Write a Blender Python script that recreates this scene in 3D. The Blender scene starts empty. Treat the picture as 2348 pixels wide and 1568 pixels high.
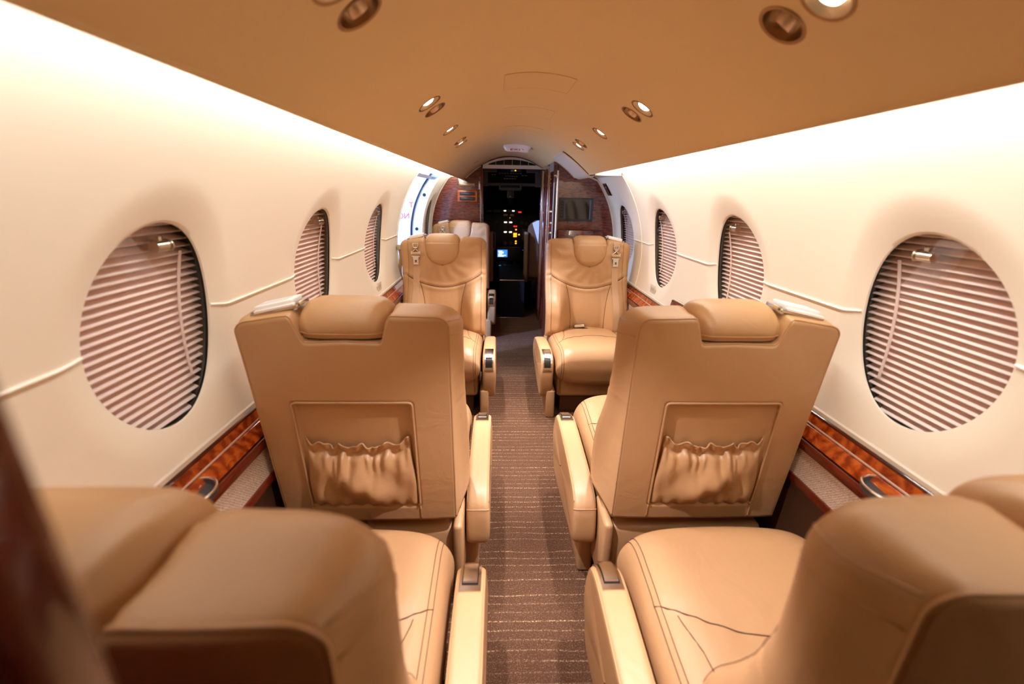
import bpy, bmesh, math, random
import numpy as np
from mathutils import Vector, Matrix
random.seed(4); rng = np.random.default_rng(4)
SC = bpy.context.scene
COL = SC.collection
PI = math.pi

# ------------------------------------------------------------------ camera, world, exposure
def make_camera():
    pitch, yaw, roll = (math.radians(a) for a in (18.71, 1.938, .982))
    def world_dir(x, y, z):
        y, z = y*math.cos(pitch)+z*math.sin(pitch), -y*math.sin(pitch)+z*math.cos(pitch)
        x, y = x*math.cos(yaw)+y*math.sin(yaw), -x*math.sin(yaw)+y*math.cos(yaw)
        return Vector((x, y, z))
    c, s = math.cos(roll), math.sin(roll)
    right = world_dir(c, 0, s); up = world_dir(-s, 0, c); fwd = world_dir(0, 1, 0)
    m = Matrix((right, up, -fwd)).transposed().to_4x4()
    m.translation = Vector((-.1245, 0, 1.42))
    cam = bpy.data.cameras.new('camera'); o = bpy.data.objects.new('camera', cam); COL.objects.link(o)
    o.matrix_world = m
    cam.sensor_width = 36; cam.sensor_fit = 'HORIZONTAL'; cam.lens = 1000/2348*36
    cam.clip_start = .01; cam.clip_end = 200
    cam.dof.use_dof = True; cam.dof.focus_distance = 2.3; cam.dof.aperture_fstop = 2.1
    SC.camera = o
make_camera()
SC.view_settings.view_transform = 'Standard'; SC.view_settings.look = 'None'
SC.view_settings.gamma = 1; SC.view_settings.use_curve_mapping = False
SC.view_settings.exposure = 0.18
SC.cycles.max_bounces = 10; SC.cycles.diffuse_bounces = 6; SC.cycles.glossy_bounces = 5
SC.cycles.transparent_max_bounces = 12; SC.cycles.sample_clamp_indirect = 6
SC.cycles.use_denoising = True
SC.cycles.caustics_reflective = False; SC.cycles.caustics_refractive = False
W = bpy.data.worlds.new('hangar_daylight'); SC.world = W; W.use_nodes = True
W.node_tree.nodes['Background'].inputs[0].default_value = (.62, .75, 1, 1)
W.node_tree.nodes['Background'].inputs[1].default_value = 1.25

LED_POWER = 17.0; LED_COL = (1.0, .97, .93)
SPOT_POWER = 90.0; SPOT_COL = (.94, .88, .97)
DOOR_POWER = 45.0; DOOR_COL = (.50, .66, 1.0)

def area_light(name, loc, direction, sx, sy, power, color, parent=None, spread=PI):
    l = bpy.data.lights.new(name, 'AREA'); l.shape = 'RECTANGLE'; l.size = sx; l.size_y = sy
    l.energy = power; l.color = color; l.spread = spread
    o = bpy.data.objects.new(name, l); COL.objects.link(o)
    o.location = loc
    o.rotation_euler = Vector(direction).to_track_quat('-Z', 'Y').to_euler()
    if parent: o.parent = parent
    return o
# daylight from the hangar coming in through the open cabin door
area_light('door_daylight', (-1.75, 3.95, 1.35), (1, .02, -.22), 1.3, 1.5, DOOR_POWER, DOOR_COL)
hl = bpy.data.lights.new('hangar_floodlight', 'SPOT'); hl.energy = 820; hl.color = (.29, .45, 1.0); hl.spot_size = math.radians(56); hl.spot_blend = .3; hl.shadow_soft_size = .07
ho = bpy.data.objects.new('hangar_floodlight', hl); COL.objects.link(ho); ho.location = (-2.4, 2.7, 1.78)
ho.rotation_euler = Vector((1.9, 1.6, -.9)).to_track_quat('-Z', 'Y').to_euler()

# ------------------------------------------------------------------ helpers
def lin(r, g, b):
    f = lambda c: c/12.92 if c <= .04045 else ((c+.055)/1.055)**2.4
    return (f(r/255), f(g/255), f(b/255), 1)

def link(o, parent=None):
    COL.objects.link(o)
    if parent: o.parent = parent
    return o

def mesh_obj(name, verts, faces, mat, parent=None, smooth=True, angle=None):
    me = bpy.data.meshes.new(name)
    me.from_pydata([tuple(map(float, v)) for v in verts], [], [tuple(map(int, f)) for f in faces])
    me.update()
    if mat: me.materials.append(mat)
    o = bpy.data.objects.new(name, me)
    if smooth:
        me.polygons.foreach_set('use_smooth', [True]*len(me.polygons))
        if angle is not None: me.set_sharp_from_angle(angle=math.radians(angle))
    return link(o, parent)

class MB:
    """collects shapes into one mesh"""
    def __init__(s): s.v = []; s.f = []
    def add(s, v, f):
        n = len(s.v); s.v += [tuple(p) for p in v]; s.f += [tuple(i+n for i in q) for q in f]; return s
    def grid(s, P, cu=False, cv=False, flip=False):
        P = np.asarray(P, float); m, n = P.shape[:2]; f = []
        for i in range(m if cu else m-1):
            for j in range(n if cv else n-1):
                a, b, c, d = i*n+j, ((i+1) % m)*n+j, ((i+1) % m)*n+(j+1) % n, i*n+(j+1) % n
                f.append((d, c, b, a) if flip else (a, b, c, d))
        return s.add(P.reshape(-1, 3), f)
    def box(s, x0, x1, y0, y1, z0, z1, r=0):
        bm = bmesh.new(); bmesh.ops.create_cube(bm, size=1)
        for v in bm.verts:
            v.co = Vector(((x0+x1)/2+v.co.x*(x1-x0), (y0+y1)/2+v.co.y*(y1-y0), (z0+z1)/2+v.co.z*(z1-z0)))
        if r: bmesh.ops.bevel(bm, geom=bm.edges[:], offset=r, segments=3, affect='EDGES', profile=.5)
        bm.verts.ensure_lookup_table(); bm.verts.index_update()
        s.add([v.co[:] for v in bm.verts], [[v.index for v in f.verts] for f in bm.faces]); bm.free(); return s
    def xf(s, M, start=0):
        s.v[start:] = [tuple(M @ Vector(p)) for p in s.v[start:]]; return s
    def tube(s, pts, r, k=8, closed=False, caps=True):
        pts = [Vector(p) for p in pts]; n = len(pts); rings = []
        t0 = None; nrm = None
        for i in range(n):
            a = pts[(i-1) % n] if (closed or i > 0) else pts[i]
            b = pts[(i+1) % n] if (closed or i < n-1) else pts[i]
            t = (b-a).normalized()
            if nrm is None:
                nrm = t.orthogonal().normalized()
            else:
                nrm = (nrm - t*nrm.dot(t))
                nrm = nrm.normalized() if nrm.length > 1e-6 else t.orthogonal().normalized()
            bi = t.cross(nrm)
            rr = r[i] if hasattr(r, '__len__') else r
            rings.append([pts[i]+(nrm*math.cos(2*PI*j/k)+bi*math.sin(2*PI*j/k))*rr for j in range(k)])
        st = len(s.v)
        s.grid(np.array([[q[:] for q in rg] for rg in rings]), cu=closed, cv=True)
        if caps and not closed:
            s.f.append(tuple(st+j for j in range(k-1, -1, -1))); s.f.append(tuple(st+(n-1)*k+j for j in range(k)))
        return s
    def cyl(s, a, b, r, k=20): return s.tube([a, b], r, k)
    def lathe(s, prof, k=32, M=None):
        P = np.array([[(r*math.cos(2*PI*j/k), r*math.sin(2*PI*j/k), z) for j in range(k)] for r, z in prof])
        st = len(s.v); s.grid(P, cv=True)
        if M is not None: s.xf(M, st)
        return s
    def prism(s, poly, axis, a, b):
        """extrude 2D polygon along axis from a to b"""
        n = len(poly)
        put = {'x': lambda p, t: (t, p[0], p[1]), 'y': lambda p, t: (p[0], t, p[1]), 'z': lambda p, t: (p[0], p[1], t)}[axis]
        v = [put(p, a) for p in poly]+[put(p, b) for p in poly]
        f = [(i, (i+1) % n, n+(i+1) % n, n+i) for i in range(n)]+[tuple(range(n-1, -1, -1)), tuple(range(n, 2*n))]
        return s.add(v, f)
    def build(s, name, mat, parent=None, smooth=True, angle=40):
        o = mesh_obj(name, s.v, s.f, mat, parent, smooth, angle)
        bm = bmesh.new(); bm.from_mesh(o.data); bmesh.ops.recalc_face_normals(bm, faces=bm.faces[:]); bm.to_mesh(o.data); bm.free()
        return o

def empty(name, loc=(0, 0, 0)):
    o = bpy.data.objects.new(name, None); o.location = loc; o.empty_display_size = .05; COL.objects.link(o); return o
def tag(o, label, cat, group=None):
    o['label'] = label; o['category'] = cat
    if group: o['group'] = group
    return o
def struct(o): o['kind'] = 'structure'; return o

def catmull(pts, per=6, closed=False):
    pts = [np.array(p, float) for p in pts]; n = len(pts); out = []
    for i in range(n if closed else n-1):
        p = [pts[(i+k-1) % n] if closed else pts[min(max(i+k-1, 0), n-1)] for k in range(4)]
        for j in range(per):
            t = j/per
            out.append(.5*((2*p[1])+(-p[0]+p[2])*t+(2*p[0]-5*p[1]+4*p[2]-p[3])*t*t+(-p[0]+3*p[1]-3*p[2]+p[3])*t**3))
    if not closed: out.append(pts[-1])
    return np.array(out)
def smooth01(x): x = np.clip(x, 0, 1); return x*x*(3-2*x)

# ------------------------------------------------------------------ materials
def mat(name, color, rough=.5, metal=0, coat=0, spec=.5, emit=None, estr=0, bump=None, var=None):
    m = bpy.data.materials.new(name); m.use_nodes = True; nt = m.node_tree; b = nt.nodes['Principled BSDF']
    b.inputs['Base Color'].default_value = color; b.inputs['Roughness'].default_value = rough
    b.inputs['Metallic'].default_value = metal; b.inputs['Coat Weight'].default_value = coat
    b.inputs['Coat Roughness'].default_value = .04; b.inputs['Specular IOR Level'].default_value = spec
    if emit: b.inputs['Emission Color'].default_value = emit; b.inputs['Emission Strength'].default_value = estr
    tc = nt.nodes.new('ShaderNodeTexCoord')
    if bump:
        scale, strength, dist = bump
        n = nt.nodes.new('ShaderNodeTexNoise'); n.inputs['Scale'].default_value = scale; n.inputs['Detail'].default_value = 4
        bp = nt.nodes.new('ShaderNodeBump'); bp.inputs['Strength'].default_value = strength; bp.inputs['Distance'].default_value = dist
        nt.links.new(tc.outputs['Object'], n.inputs['Vector']); nt.links.new(n.outputs['Fac'], bp.inputs['Height'])
        nt.links.new(bp.outputs['Normal'], b.inputs['Normal'])
    if var:
        scale, c2 = var
        n = nt.nodes.new('ShaderNodeTexNoise'); n.inputs['Scale'].default_value = scale; n.inputs['Detail'].default_value = 3
        mx = nt.nodes.new('ShaderNodeMix'); mx.data_type = 'RGBA'
        mx.inputs['A'].default_value = color; mx.inputs['B'].default_value = c2
        nt.links.new(tc.outputs['Object'], n.inputs['Vector']); nt.links.new(n.outputs['Fac'], mx.inputs['Factor'])
        nt.links.new(mx.outputs['Result'], b.inputs['Base Color'])
    return m

M = {}
M['leather'] = mat('tan_leather', lin(184, 143, 99), .43, bump=(260, .12, .002), var=(5, lin(179, 137, 93)))
def creases(m):
    nt = m.node_tree; b = nt.nodes['Principled BSDF']; old = b.inputs['Normal'].links[0].from_socket
    tc = next(n for n in nt.nodes if n.type == 'TEX_COORD')
    mp = nt.nodes.new('ShaderNodeMapping'); mp.inputs['Scale'].default_value = (9, 5, 13); mp.inputs['Rotation'].default_value = (.3, .5, .6)
    n = nt.nodes.new('ShaderNodeTexNoise'); n.inputs['Scale'].default_value = 1; n.inputs['Detail'].default_value = 5; n.inputs['Distortion'].default_value = 1.2
    bp = nt.nodes.new('ShaderNodeBump'); bp.inputs['Strength'].default_value = .35; bp.inputs['Distance'].default_value = .006
    nt.links.new(tc.outputs['Object'], mp.inputs[0]); nt.links.new(mp.outputs[0], n.inputs['Vector']); nt.links.new(n.outputs['Fac'], bp.inputs['Height'])
    nt.links.new(old, bp.inputs['Normal']); nt.links.new(bp.outputs['Normal'], b.inputs['Normal'])
creases(M['leather'])
M['seam'] = mat('brown_thread', lin(92, 60, 38), .7)
M['wall'] = mat('cream_wall_leather', lin(242, 233, 215), .55, bump=(160, .10, .002))
M['ceiling'] = mat('tan_headliner', lin(228, 200, 148), .6, bump=(240, .08, .001))
M['trimcream'] = mat('cream_plastic', lin(226, 216, 200), .35)
M['nickel'] = mat('brushed_nickel', lin(205, 192, 172), .22, 1)
M['silver'] = mat('bright_metal', lin(235, 228, 218), .25, 1)
M['bead'] = mat('pale_glossy_bead', lin(250, 244, 236), .2)
M['darkslot'] = mat('black_slot', lin(12, 10, 9), .35)
M['bronze'] = mat('dark_bronze_bowl', lin(168, 134, 94), .3, .8)
M['lens'] = mat('lit_lens', (1, 1, 1, 1), .3, emit=(1, .93, .88, 1), estr=14)
M['lens_cool'] = mat('lit_lens_cool', (1, 1, 1, 1), .3, emit=(.9, .97, 1, 1), estr=8)
M['belt'] = mat('beige_webbing', lin(186, 150, 112), .75, bump=(500, .3, .001))
M['white'] = mat('white_plastic', lin(245, 240, 235), .4)
M['labelgrey'] = mat('printed_grey', lin(205, 205, 208), .5)
M['black'] = mat('black_plastic', lin(14, 13, 13), .5)
M['cockpitdark'] = mat('cockpit_painted_gloom', lin(16, 14, 13), .8, spec=.2)  # near-black colour stands in for the darkness of the cockpit
M['charcoal'] = mat('charcoal_plastic', lin(62, 62, 64), .35)
M['screenoff'] = mat('dark_screen', lin(34, 28, 34), .06, spec=.6)
M['apron'] = M['leather']
M['basedark'] = mat('brown_base_cover', lin(92, 58, 36), .7)
M['lowerpanel'] = mat('brown_lower_panel', lin(66, 40, 22), .45)
M['blind'] = mat('pleated_beige_cloth', lin(248, 230, 224), .8)
M['red'] = mat('red_print', lin(190, 30, 60), .5)
M['jamb'] = mat('white_painted_jamb', lin(178, 186, 202), .45)
M['hangar'] = mat('pale_hangar_wall', lin(205, 220, 245), .8)
M['bluedark'] = mat('blue_grey_stair', lin(70, 90, 150), .5)
M['paper'] = mat('white_paper', lin(238, 236, 240), .7)
M['pilot'] = mat('pilot_sheepskin', lin(120, 84, 58), .9, bump=(120, .6, .006))
M['pilotside'] = mat('pilot_seat_tan', lin(150, 126, 92), .6)
M['grey'] = mat('grey_cockpit_plastic', lin(120, 116, 114), .55)

def wood(name, dark, midc, light, scale=(6, 2.2, 6), stretch=(1, 1, 1), rough=.22, distort=5.0, bands='X', wmix=.45):
    m = bpy.data.materials.new(name); m.use_nodes = True; nt = m.node_tree; b = nt.nodes['Principled BSDF']
    tc = nt.nodes.new('ShaderNodeTexCoord'); mp = nt.nodes.new('ShaderNodeMapping'); mp.inputs['Scale'].default_value = stretch
    nt.links.new(tc.outputs['Object'], mp.inputs['Vector'])
    n1 = nt.nodes.new('ShaderNodeTexNoise'); n1.inputs['Scale'].default_value = scale[0]; n1.inputs['Detail'].default_value = 6; n1.inputs['Distortion'].default_value = 1.4
    wv = nt.nodes.new('ShaderNodeTexWave'); wv.bands_direction = bands; wv.inputs['Scale'].default_value = scale[1]; wv.inputs['Distortion'].default_value = distort
    wv.inputs['Detail'].default_value = 4; wv.inputs['Detail Scale'].default_value = 1.6
    mx = nt.nodes.new('ShaderNodeMath'); mx.operation = 'MULTIPLY_ADD'; mx.inputs[1].default_value = wmix
    mul = nt.nodes.new('ShaderNodeMath'); mul.operation = 'MULTIPLY'; mul.inputs[1].default_value = 1.1-wmix
    nt.links.new(mp.outputs[0], n1.inputs['Vector']); nt.links.new(mp.outputs[0], wv.inputs['Vector'])
    nt.links.new(n1.outputs['Fac'], mul.inputs[0]); nt.links.new(wv.outputs['Fac'], mx.inputs[0]); nt.links.new(mul.outputs[0], mx.inputs[2])
    cr = nt.nodes.new('ShaderNodeValToRGB'); e = cr.color_ramp
    e.elements[0].position = .2; e.elements[0].color = dark; e.elements[1].position = .78; e.elements[1].color = light
    k = e.elements.new(.47); k.color = midc
    nt.links.new(mx.outputs[0], cr.inputs[0]); nt.links.new(cr.outputs[0], b.inputs['Base Color'])
    b.inputs['Roughness'].default_value = rough; b.inputs['Coat Weight'].default_value = 1; b.inputs['Coat Roughness'].default_value = .05
    return m
M['wood'] = wood('flame_veneer', lin(92, 28, 8), lin(150, 56, 16), lin(206, 100, 34), (30, 9, 0), (1, .8, 1), .14, 10, 'Y', .26)
M['burl'] = wood('mahogany_burl', lin(40, 10, 6), lin(92, 30, 16), lin(134, 54, 30), (16, 5.5, 0), (1, 1, 2.2), .25, 12, 'Z', .28)
M['lip'] = mat('painted_lip_highlight', lin(222, 190, 170), .18, coat=1)  # pale colour paints the highlight line along the wood nosing
M['redwood'] = wood('dark_red_edge', lin(44, 8, 4), lin(82, 20, 8), lin(110, 34, 14), (8, 1.4, 0), (1, .5, 2), .2)
M['orangewood'] = wood('orange_frame_veneer', lin(140, 54, 18), lin(176, 78, 30), lin(206, 104, 46), (10, 2, 0), (1, 1, 2), .25)

def carpet():
    m = bpy.data.materials.new('brown_striped_carpet'); m.use_nodes = True; nt = m.node_tree; b = nt.nodes['Principled BSDF']
    tc = nt.nodes.new('ShaderNodeTexCoord')
    N = lambda t: nt.nodes.new(t)
    # loops of pile
    vo = N('ShaderNodeTexVoronoi'); vo.inputs['Scale'].default_value = 230
    nt.links.new(tc.outputs['Object'], vo.inputs['Vector'])
    # rows running across the aisle
    mp = N('ShaderNodeMapping'); mp.inputs['Scale'].default_value = (26, 1, 1)
    wv = N('ShaderNodeTexWave'); wv.bands_direction = 'Y'; wv.inputs['Scale'].default_value = 9.0; wv.inputs['Distortion'].default_value = 1.6
    wv.inputs['Detail'].default_value = 2; wv.inputs['Detail Scale'].default_value = .6
    nt.links.new(tc.outputs['Object'], wv.inputs['Vector'])
    pw = N('ShaderNodeMath'); pw.operation = 'POWER'; pw.inputs[1].default_value = 26
    nt.links.new(wv.outputs['Fac'], pw.inputs[0])
    ns = N('ShaderNodeTexNoise'); ns.inputs['Scale'].default_value = 150; ns.inputs['Detail'].default_value = 2
    nt.links.new(tc.outputs['Object'], ns.inputs['Vector'])
    mr = N('ShaderNodeMapRange'); mr.inputs['From Min'].default_value = .44; mr.inputs['From Max'].default_value = .60
    nt.links.new(ns.outputs['Fac'], mr.inputs['Value'])
    ml = N('ShaderNodeMath'); ml.operation = 'MULTIPLY'
    m2 = N('ShaderNodeMapping'); m2.inputs['Scale'].default_value = (1.2, 34, 1); nz = N('ShaderNodeTexNoise'); nz.inputs['Scale'].default_value = 1; nz.inputs['Detail'].default_value = 2
    nt.links.new(tc.outputs['Object'], m2.inputs[0]); nt.links.new(m2.outputs[0], nz.inputs['Vector'])
    mr3 = N('ShaderNodeMapRange'); mr3.inputs['From Min'].default_value = .36; mr3.inputs['From Max'].default_value = .60; nt.links.new(nz.outputs['Fac'], mr3.inputs['Value'])
    m4 = N('ShaderNodeMath'); m4.operation = 'MULTIPLY'; nt.links.new(mr3.outputs[0], m4.inputs[0]); nt.links.new(pw.outputs[0], m4.inputs[1])
    nt.links.new(m4.outputs[0], ml.inputs[0]); nt.links.new(mr.outputs[0], ml.inputs[1])
    # random flecks
    mr2 = N('ShaderNodeMapRange'); mr2.inputs['From Min'].default_value = .55; mr2.inputs['From Max'].default_value = .75
    ns2 = N('ShaderNodeTexNoise'); ns2.inputs['Scale'].default_value = 260; ns2.inputs['Detail'].default_value = 1
    nt.links.new(tc.outputs['Object'], ns2.inputs['Vector']); nt.links.new(ns2.outputs['Fac'], mr2.inputs['Value'])
    c1 = N('ShaderNodeMix'); c1.data_type = 'RGBA'; c1.inputs['A'].default_value = lin(86, 59, 41); c1.inputs['B'].default_value = lin(142, 108, 80)
    nt.links.new(mr2.outputs[0], c1.inputs['Factor'])
    c2 = N('ShaderNodeMix'); c2.data_type = 'RGBA'; c2.inputs['B'].default_value = lin(196, 160, 124)
    nt.links.new(c1.outputs['Result'], c2.inputs['A']); nt.links.new(ml.outputs[0], c2.inputs['Factor'])
    nt.links.new(c2.outputs['Result'], b.inputs['Base Color'])
    b.inputs['Roughness'].default_value = .95; b.inputs['Specular IOR Level'].default_value = .1
    bp = N('ShaderNodeBump'); bp.inputs['Strength'].default_value = .8; bp.inputs['Distance'].default_value = .004
    nt.links.new(vo.outputs['Distance'], bp.inputs['Height']); nt.links.new(bp.outputs['Normal'], b.inputs['Normal'])
    return m
M['carpet'] = carpet()

def fabric():
    m = bpy.data.materials.new('herringbone_sidewall_fabric'); m.use_nodes = True; nt = m.node_tree; b = nt.nodes['Principled BSDF']
    tc = nt.nodes.new('ShaderNodeTexCoord'); mp = nt.nodes.new('ShaderNodeMapping'); mp.inputs['Scale'].default_value = (1, 1, 1)
    nt.links.new(tc.outputs['Object'], mp.inputs[0])
    wv = nt.nodes.new('ShaderNodeTexWave'); wv.bands_direction = 'DIAGONAL'; wv.inputs['Scale'].default_value = 70; wv.inputs['Distortion'].default_value = 6; wv.inputs['Detail Scale'].default_value = 3
    ns = nt.nodes.new('ShaderNodeTexNoise'); ns.inputs['Scale'].default_value = 30
    nt.links.new(mp.outputs[0], wv.inputs['Vector']); nt.links.new(mp.outputs[0], ns.inputs['Vector'])
    mx = nt.nodes.new('ShaderNodeMix'); mx.data_type = 'RGBA'; mx.inputs['A'].default_value = lin(164, 140, 116); mx.inputs['B'].default_value = lin(212, 192, 166)
    nt.links.new(wv.outputs['Fac'], mx.inputs['Factor']); nt.links.new(mx.outputs['Result'], b.inputs['Base Color'])
    b.inputs['Roughness'].default_value = .9
    bp = nt.nodes.new('ShaderNodeBump'); bp.inputs['Strength'].default_value = .3; bp.inputs['Distance'].default_value = .002
    nt.links.new(wv.outputs['Fac'], bp.inputs['Height']); nt.links.new(bp.outputs['Normal'], b.inputs['Normal'])
    return m
M['fabric'] = fabric()

def pane_mat():
    m = bpy.data.materials.new('clear_window_pane'); m.use_nodes = True; nt = m.node_tree
    for n in list(nt.nodes): nt.nodes.remove(n)
    out = nt.nodes.new('ShaderNodeOutputMaterial'); mx = nt.nodes.new('ShaderNodeMixShader')
    tr = nt.nodes.new('ShaderNodeBsdfTransparent'); gl = nt.nodes.new('ShaderNodeBsdfGlossy'); fr = nt.nodes.new('ShaderNodeMath'); lw = nt.nodes.new('ShaderNodeLayerWeight')
    gl.inputs['Roughness'].default_value = .02; lw.inputs['Blend'].default_value = .5
    pw = nt.nodes.new('ShaderNodeMath'); pw.operation = 'POWER'; pw.inputs[1].default_value = 5
    nt.links.new(lw.outputs['Facing'], pw.inputs[0]); fr.operation = 'MULTIPLY_ADD'; fr.inputs[1].default_value = .5; fr.inputs[2].default_value = .06
    nt.links.new(pw.outputs[0], fr.inputs[0])
    tr.inputs['Color'].default_value = (.96, .95, .94, 1)
    nt.links.new(fr.outputs[0], mx.inputs[0]); nt.links.new(tr.outputs[0], mx.inputs[1]); nt.links.new(gl.outputs[0], mx.inputs[2])
    nt.links.new(mx.outputs[0], out.inputs[0]); return m
M['pane'] = pane_mat()
def glow(name, c, s): return mat(name, lin(30, 30, 30), .4, emit=lin(*c), estr=s)
M['amber'] = glow('amber_light', (255, 176, 50), 2.2); M['redlight'] = glow('red_light', (255, 40, 40), 2.2)
M['whitelight'] = glow('white_light', (255, 236, 214), 2.5); M['bluescreen'] = glow('blue_screen', (60, 130, 235), 1.3)
M['screentext'] = glow('screen_text', (225, 238, 255), 1.6); M['teal'] = glow('teal_glow', (20, 150, 170), .8)
M['panelprint'] = mat('panel_print', lin(190, 176, 156), .6)

# ------------------------------------------------------------------ cabin shell
R, CZ = .905, 1.0
Y0, Y1 = -.95, 5.25
def wall_x(z): return np.sqrt(np.maximum(R*R-(np.asarray(z, float)-CZ)**2, 1e-4))
def ceil_z(x): return 1.817-.915*np.asarray(x, float)**2
CE = .526                                      # half width of the headliner
WZ0, WZ1 = .785, 1.665
WA, WB, WZC, WD = .193, .240, 1.110, .017      # window opening half axes, centre height, recess depth

def flare(y, z, centres):
    off = np.zeros(np.broadcast(y, z).shape)
    for yc in centres:
        r = np.sqrt(((y-yc)/WA)**2+((z-WZC)/WB)**2)
        off = np.maximum(off, WD*np.clip(1-(r-1)/.36, 0, 1)**1.45)
    return off

def wall_section(mb, s, y0, y1, centres):
    """one stretch of side wall with an oval opening at each centre"""
    half = .36
    zs = np.concatenate([np.linspace(WZ0, WZ1, 41)])
    def place(y, z):
        y = np.asarray(y, float); z = np.asarray(z, float)
        x = wall_x(z)+flare(y, z, centres)
        return np.stack([s*x, y+0*x, z+0*x], -1)
    edges = [y0]
    for yc in centres:
        a, b = max(yc-half, edges[-1]), min(yc+half, y1)
        if a-edges[-1] > 1e-4:
            k = max(2, int((a-edges[-1])/.08)+1)
            Y, Z = np.meshgrid(np.linspace(edges[-1], a, k), zs, indexing='ij'); mb.grid(place(Y, Z), flip=s < 0)
        k = 26
        per = [(y, WZ0) for y in np.linspace(a, b, k)[:-1]]+[(b, z) for z in zs[:-1]]
        per += [(y, WZ1) for y in np.linspace(b, a, k)[:-1]]+[(a, z) for z in zs[::-1][:-1]]
        per = np.array(per); th = np.arctan2((per[:, 1]-WZC)/WB, (per[:, 0]-yc)/WA)
        inner = np.stack([yc+WA*np.cos(th), WZC+WB*np.sin(th)], -1)
        ts = np.concatenate([np.linspace(0, .45, 14)**1.15, np.linspace(.5, 1, 7)]); ts = np.sort(np.unique(ts))
        G = inner[None]*(1-ts[:, None, None])+per[None]*ts[:, None, None]
        P = place(G[..., 0], G[..., 1])
        lip = P[0].copy(); lip[:, 0] += s*.006
        P = np.concatenate([lip[None], P])
        mb.grid(P, cv=True, flip=s > 0)
        edges.append(b)
    if y1-edges[-1] > 1e-4:
        k = max(2, int((y1-edges[-1])/.08)+1)
        Y, Z = np.meshgrid(np.linspace(edges[-1], y1, k), zs, indexing='ij'); mb.grid(place(Y, Z), flip=s < 0)

def weld(o, d=1e-5):
    bm = bmesh.new(); bm.from_mesh(o.data); bmesh.ops.remove_doubles(bm, verts=bm.verts[:], dist=d)
    bmesh.ops.recalc_face_normals(bm, faces=bm.faces[:]); bm.to_mesh(o.data); bm.free()

WIN = (.99, 1.90, 2.83)
WINR = (.98, 1.86, 2.745)
DOOR0, DOOR1 = 3.42, 4.54
W5 = 4.97; W4R = 3.60
def build_walls():
    m = MB(); wall_section(m, 1, Y0, 3.15, WINR); o = m.build('wall_right', M['wall'], angle=60); weld(o); struct(o)
    m = MB(); wall_section(m, 1, 3.15, 3.97, (W4R,)); o = m.build('wall_right_forward', M['wall'], angle=60); weld(o); struct(o)
    m = MB(); wall_section(m, -1, Y0, DOOR0, WIN); o = m.build('wall_left', M['wall'], angle=60); weld(o); struct(o)
    m = MB(); wall_section(m, -1, DOOR1, Y1, (W5,)); o = m.build('wall_left_forward', M['wall'], angle=60); weld(o); struct(o)
    # strip of wall above the door opening
    m = MB(); zs = np.linspace(1.60, WZ1, 6); Y, Z = np.meshgrid(np.linspace(DOOR0, DOOR1, 8), zs, indexing='ij')
    m.grid(np.stack([-wall_x(Z), Y, Z], -1)); struct(m.build('wall_left_above_door', M['wall']))
    # raised cream surround of the door, top bar
    m = MB()
    zt = np.linspace(1.575, 1.60, 6)
    P = []
    for z in zt:
        x = -wall_x(z); P.append([(x+.0, DOOR0, z), (x+.0, DOOR1, z), (x-.09, DOOR1, z-.03), (x-.09, DOOR0, z-.03)])
    m.grid(np.array(P), cv=True); struct(m.build('trim_1', M['wall'], smooth=False))
    # aft door edge return: the cut edge of the left wall
    for nm, yy, dy in (('trim_2', DOOR0, -.012), ('trim_3', DOOR1, .012)):
        m = MB(); zz = np.linspace(.62, 1.6, 24)
        P = [[(-wall_x(z)+.008, yy, z), (-wall_x(z)+.008, yy+dy, z), (-wall_x(z)-.05, yy+dy, z), (-wall_x(z)-.05, yy, z)] for z in zz]
        m.grid(np.array(P), cv=True); struct(m.build(nm, M['wall'], angle=30))
    # hull behind everything, closes the shell against daylight
    m = MB()
    th = np.radians(np.linspace(-62, 242, 77)); H = 1.10
    def hull(ya, yb, keep):
        runs = [[]]
        for t in th:
            if keep(math.cos(t)*H, CZ+math.sin(t)*H): runs[-1].append(t)
            elif runs[-1]: runs.append([])
        for ks in runs:
            if len(ks) > 1: m.grid(np.array([[(H*math.cos(t), y, CZ+H*math.sin(t)) for t in ks] for y in (ya, yb)]))
    hull(Y0-.05, DOOR0-.03, lambda x, z: True)
    hull(DOOR1+.25, 7.0, lambda x, z: True)
    hull(DOOR0-.03, DOOR1+.25, lambda x, z: not (x < -.3 and .4 < z < 1.72))
    hull_o = m.build('wall_outer_hull', M['cockpitdark']); struct(hull_o)
    # hull slab between the aft door edge and the outer hull
    m = MB(); zz = np.linspace(.3, 1.75, 20)
    m.grid(np.array([[(-wall_x(min(z, 1.66)) , DOOR0-.02, z), (-math.sqrt(max(H*H-(z-CZ)**2, .01)), DOOR0-.02, z)] for z in zz]))
    struct(m.build('trim_4', M['jamb']))
    # end walls
    m = MB(); m.box(-1.1, 1.1, Y0-.03, Y0, 0, 2.1); struct(m.build('wall_aft', M['leather'], smooth=False))  # unseen wall behind the camera, toned to bounce fill light forward
    m = MB(); m.box(-1.1, 1.1, 7.0, 7.03, -.1, 2.1); struct(m.build('wall_nose', M['cockpitdark'], smooth=False))
    # floor
    m = MB(); m.box(-.98, .98, Y0, 7.0, -.03, 0); o = m.build('floor', M['carpet'], smooth=False); struct(o)
build_walls()

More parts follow.
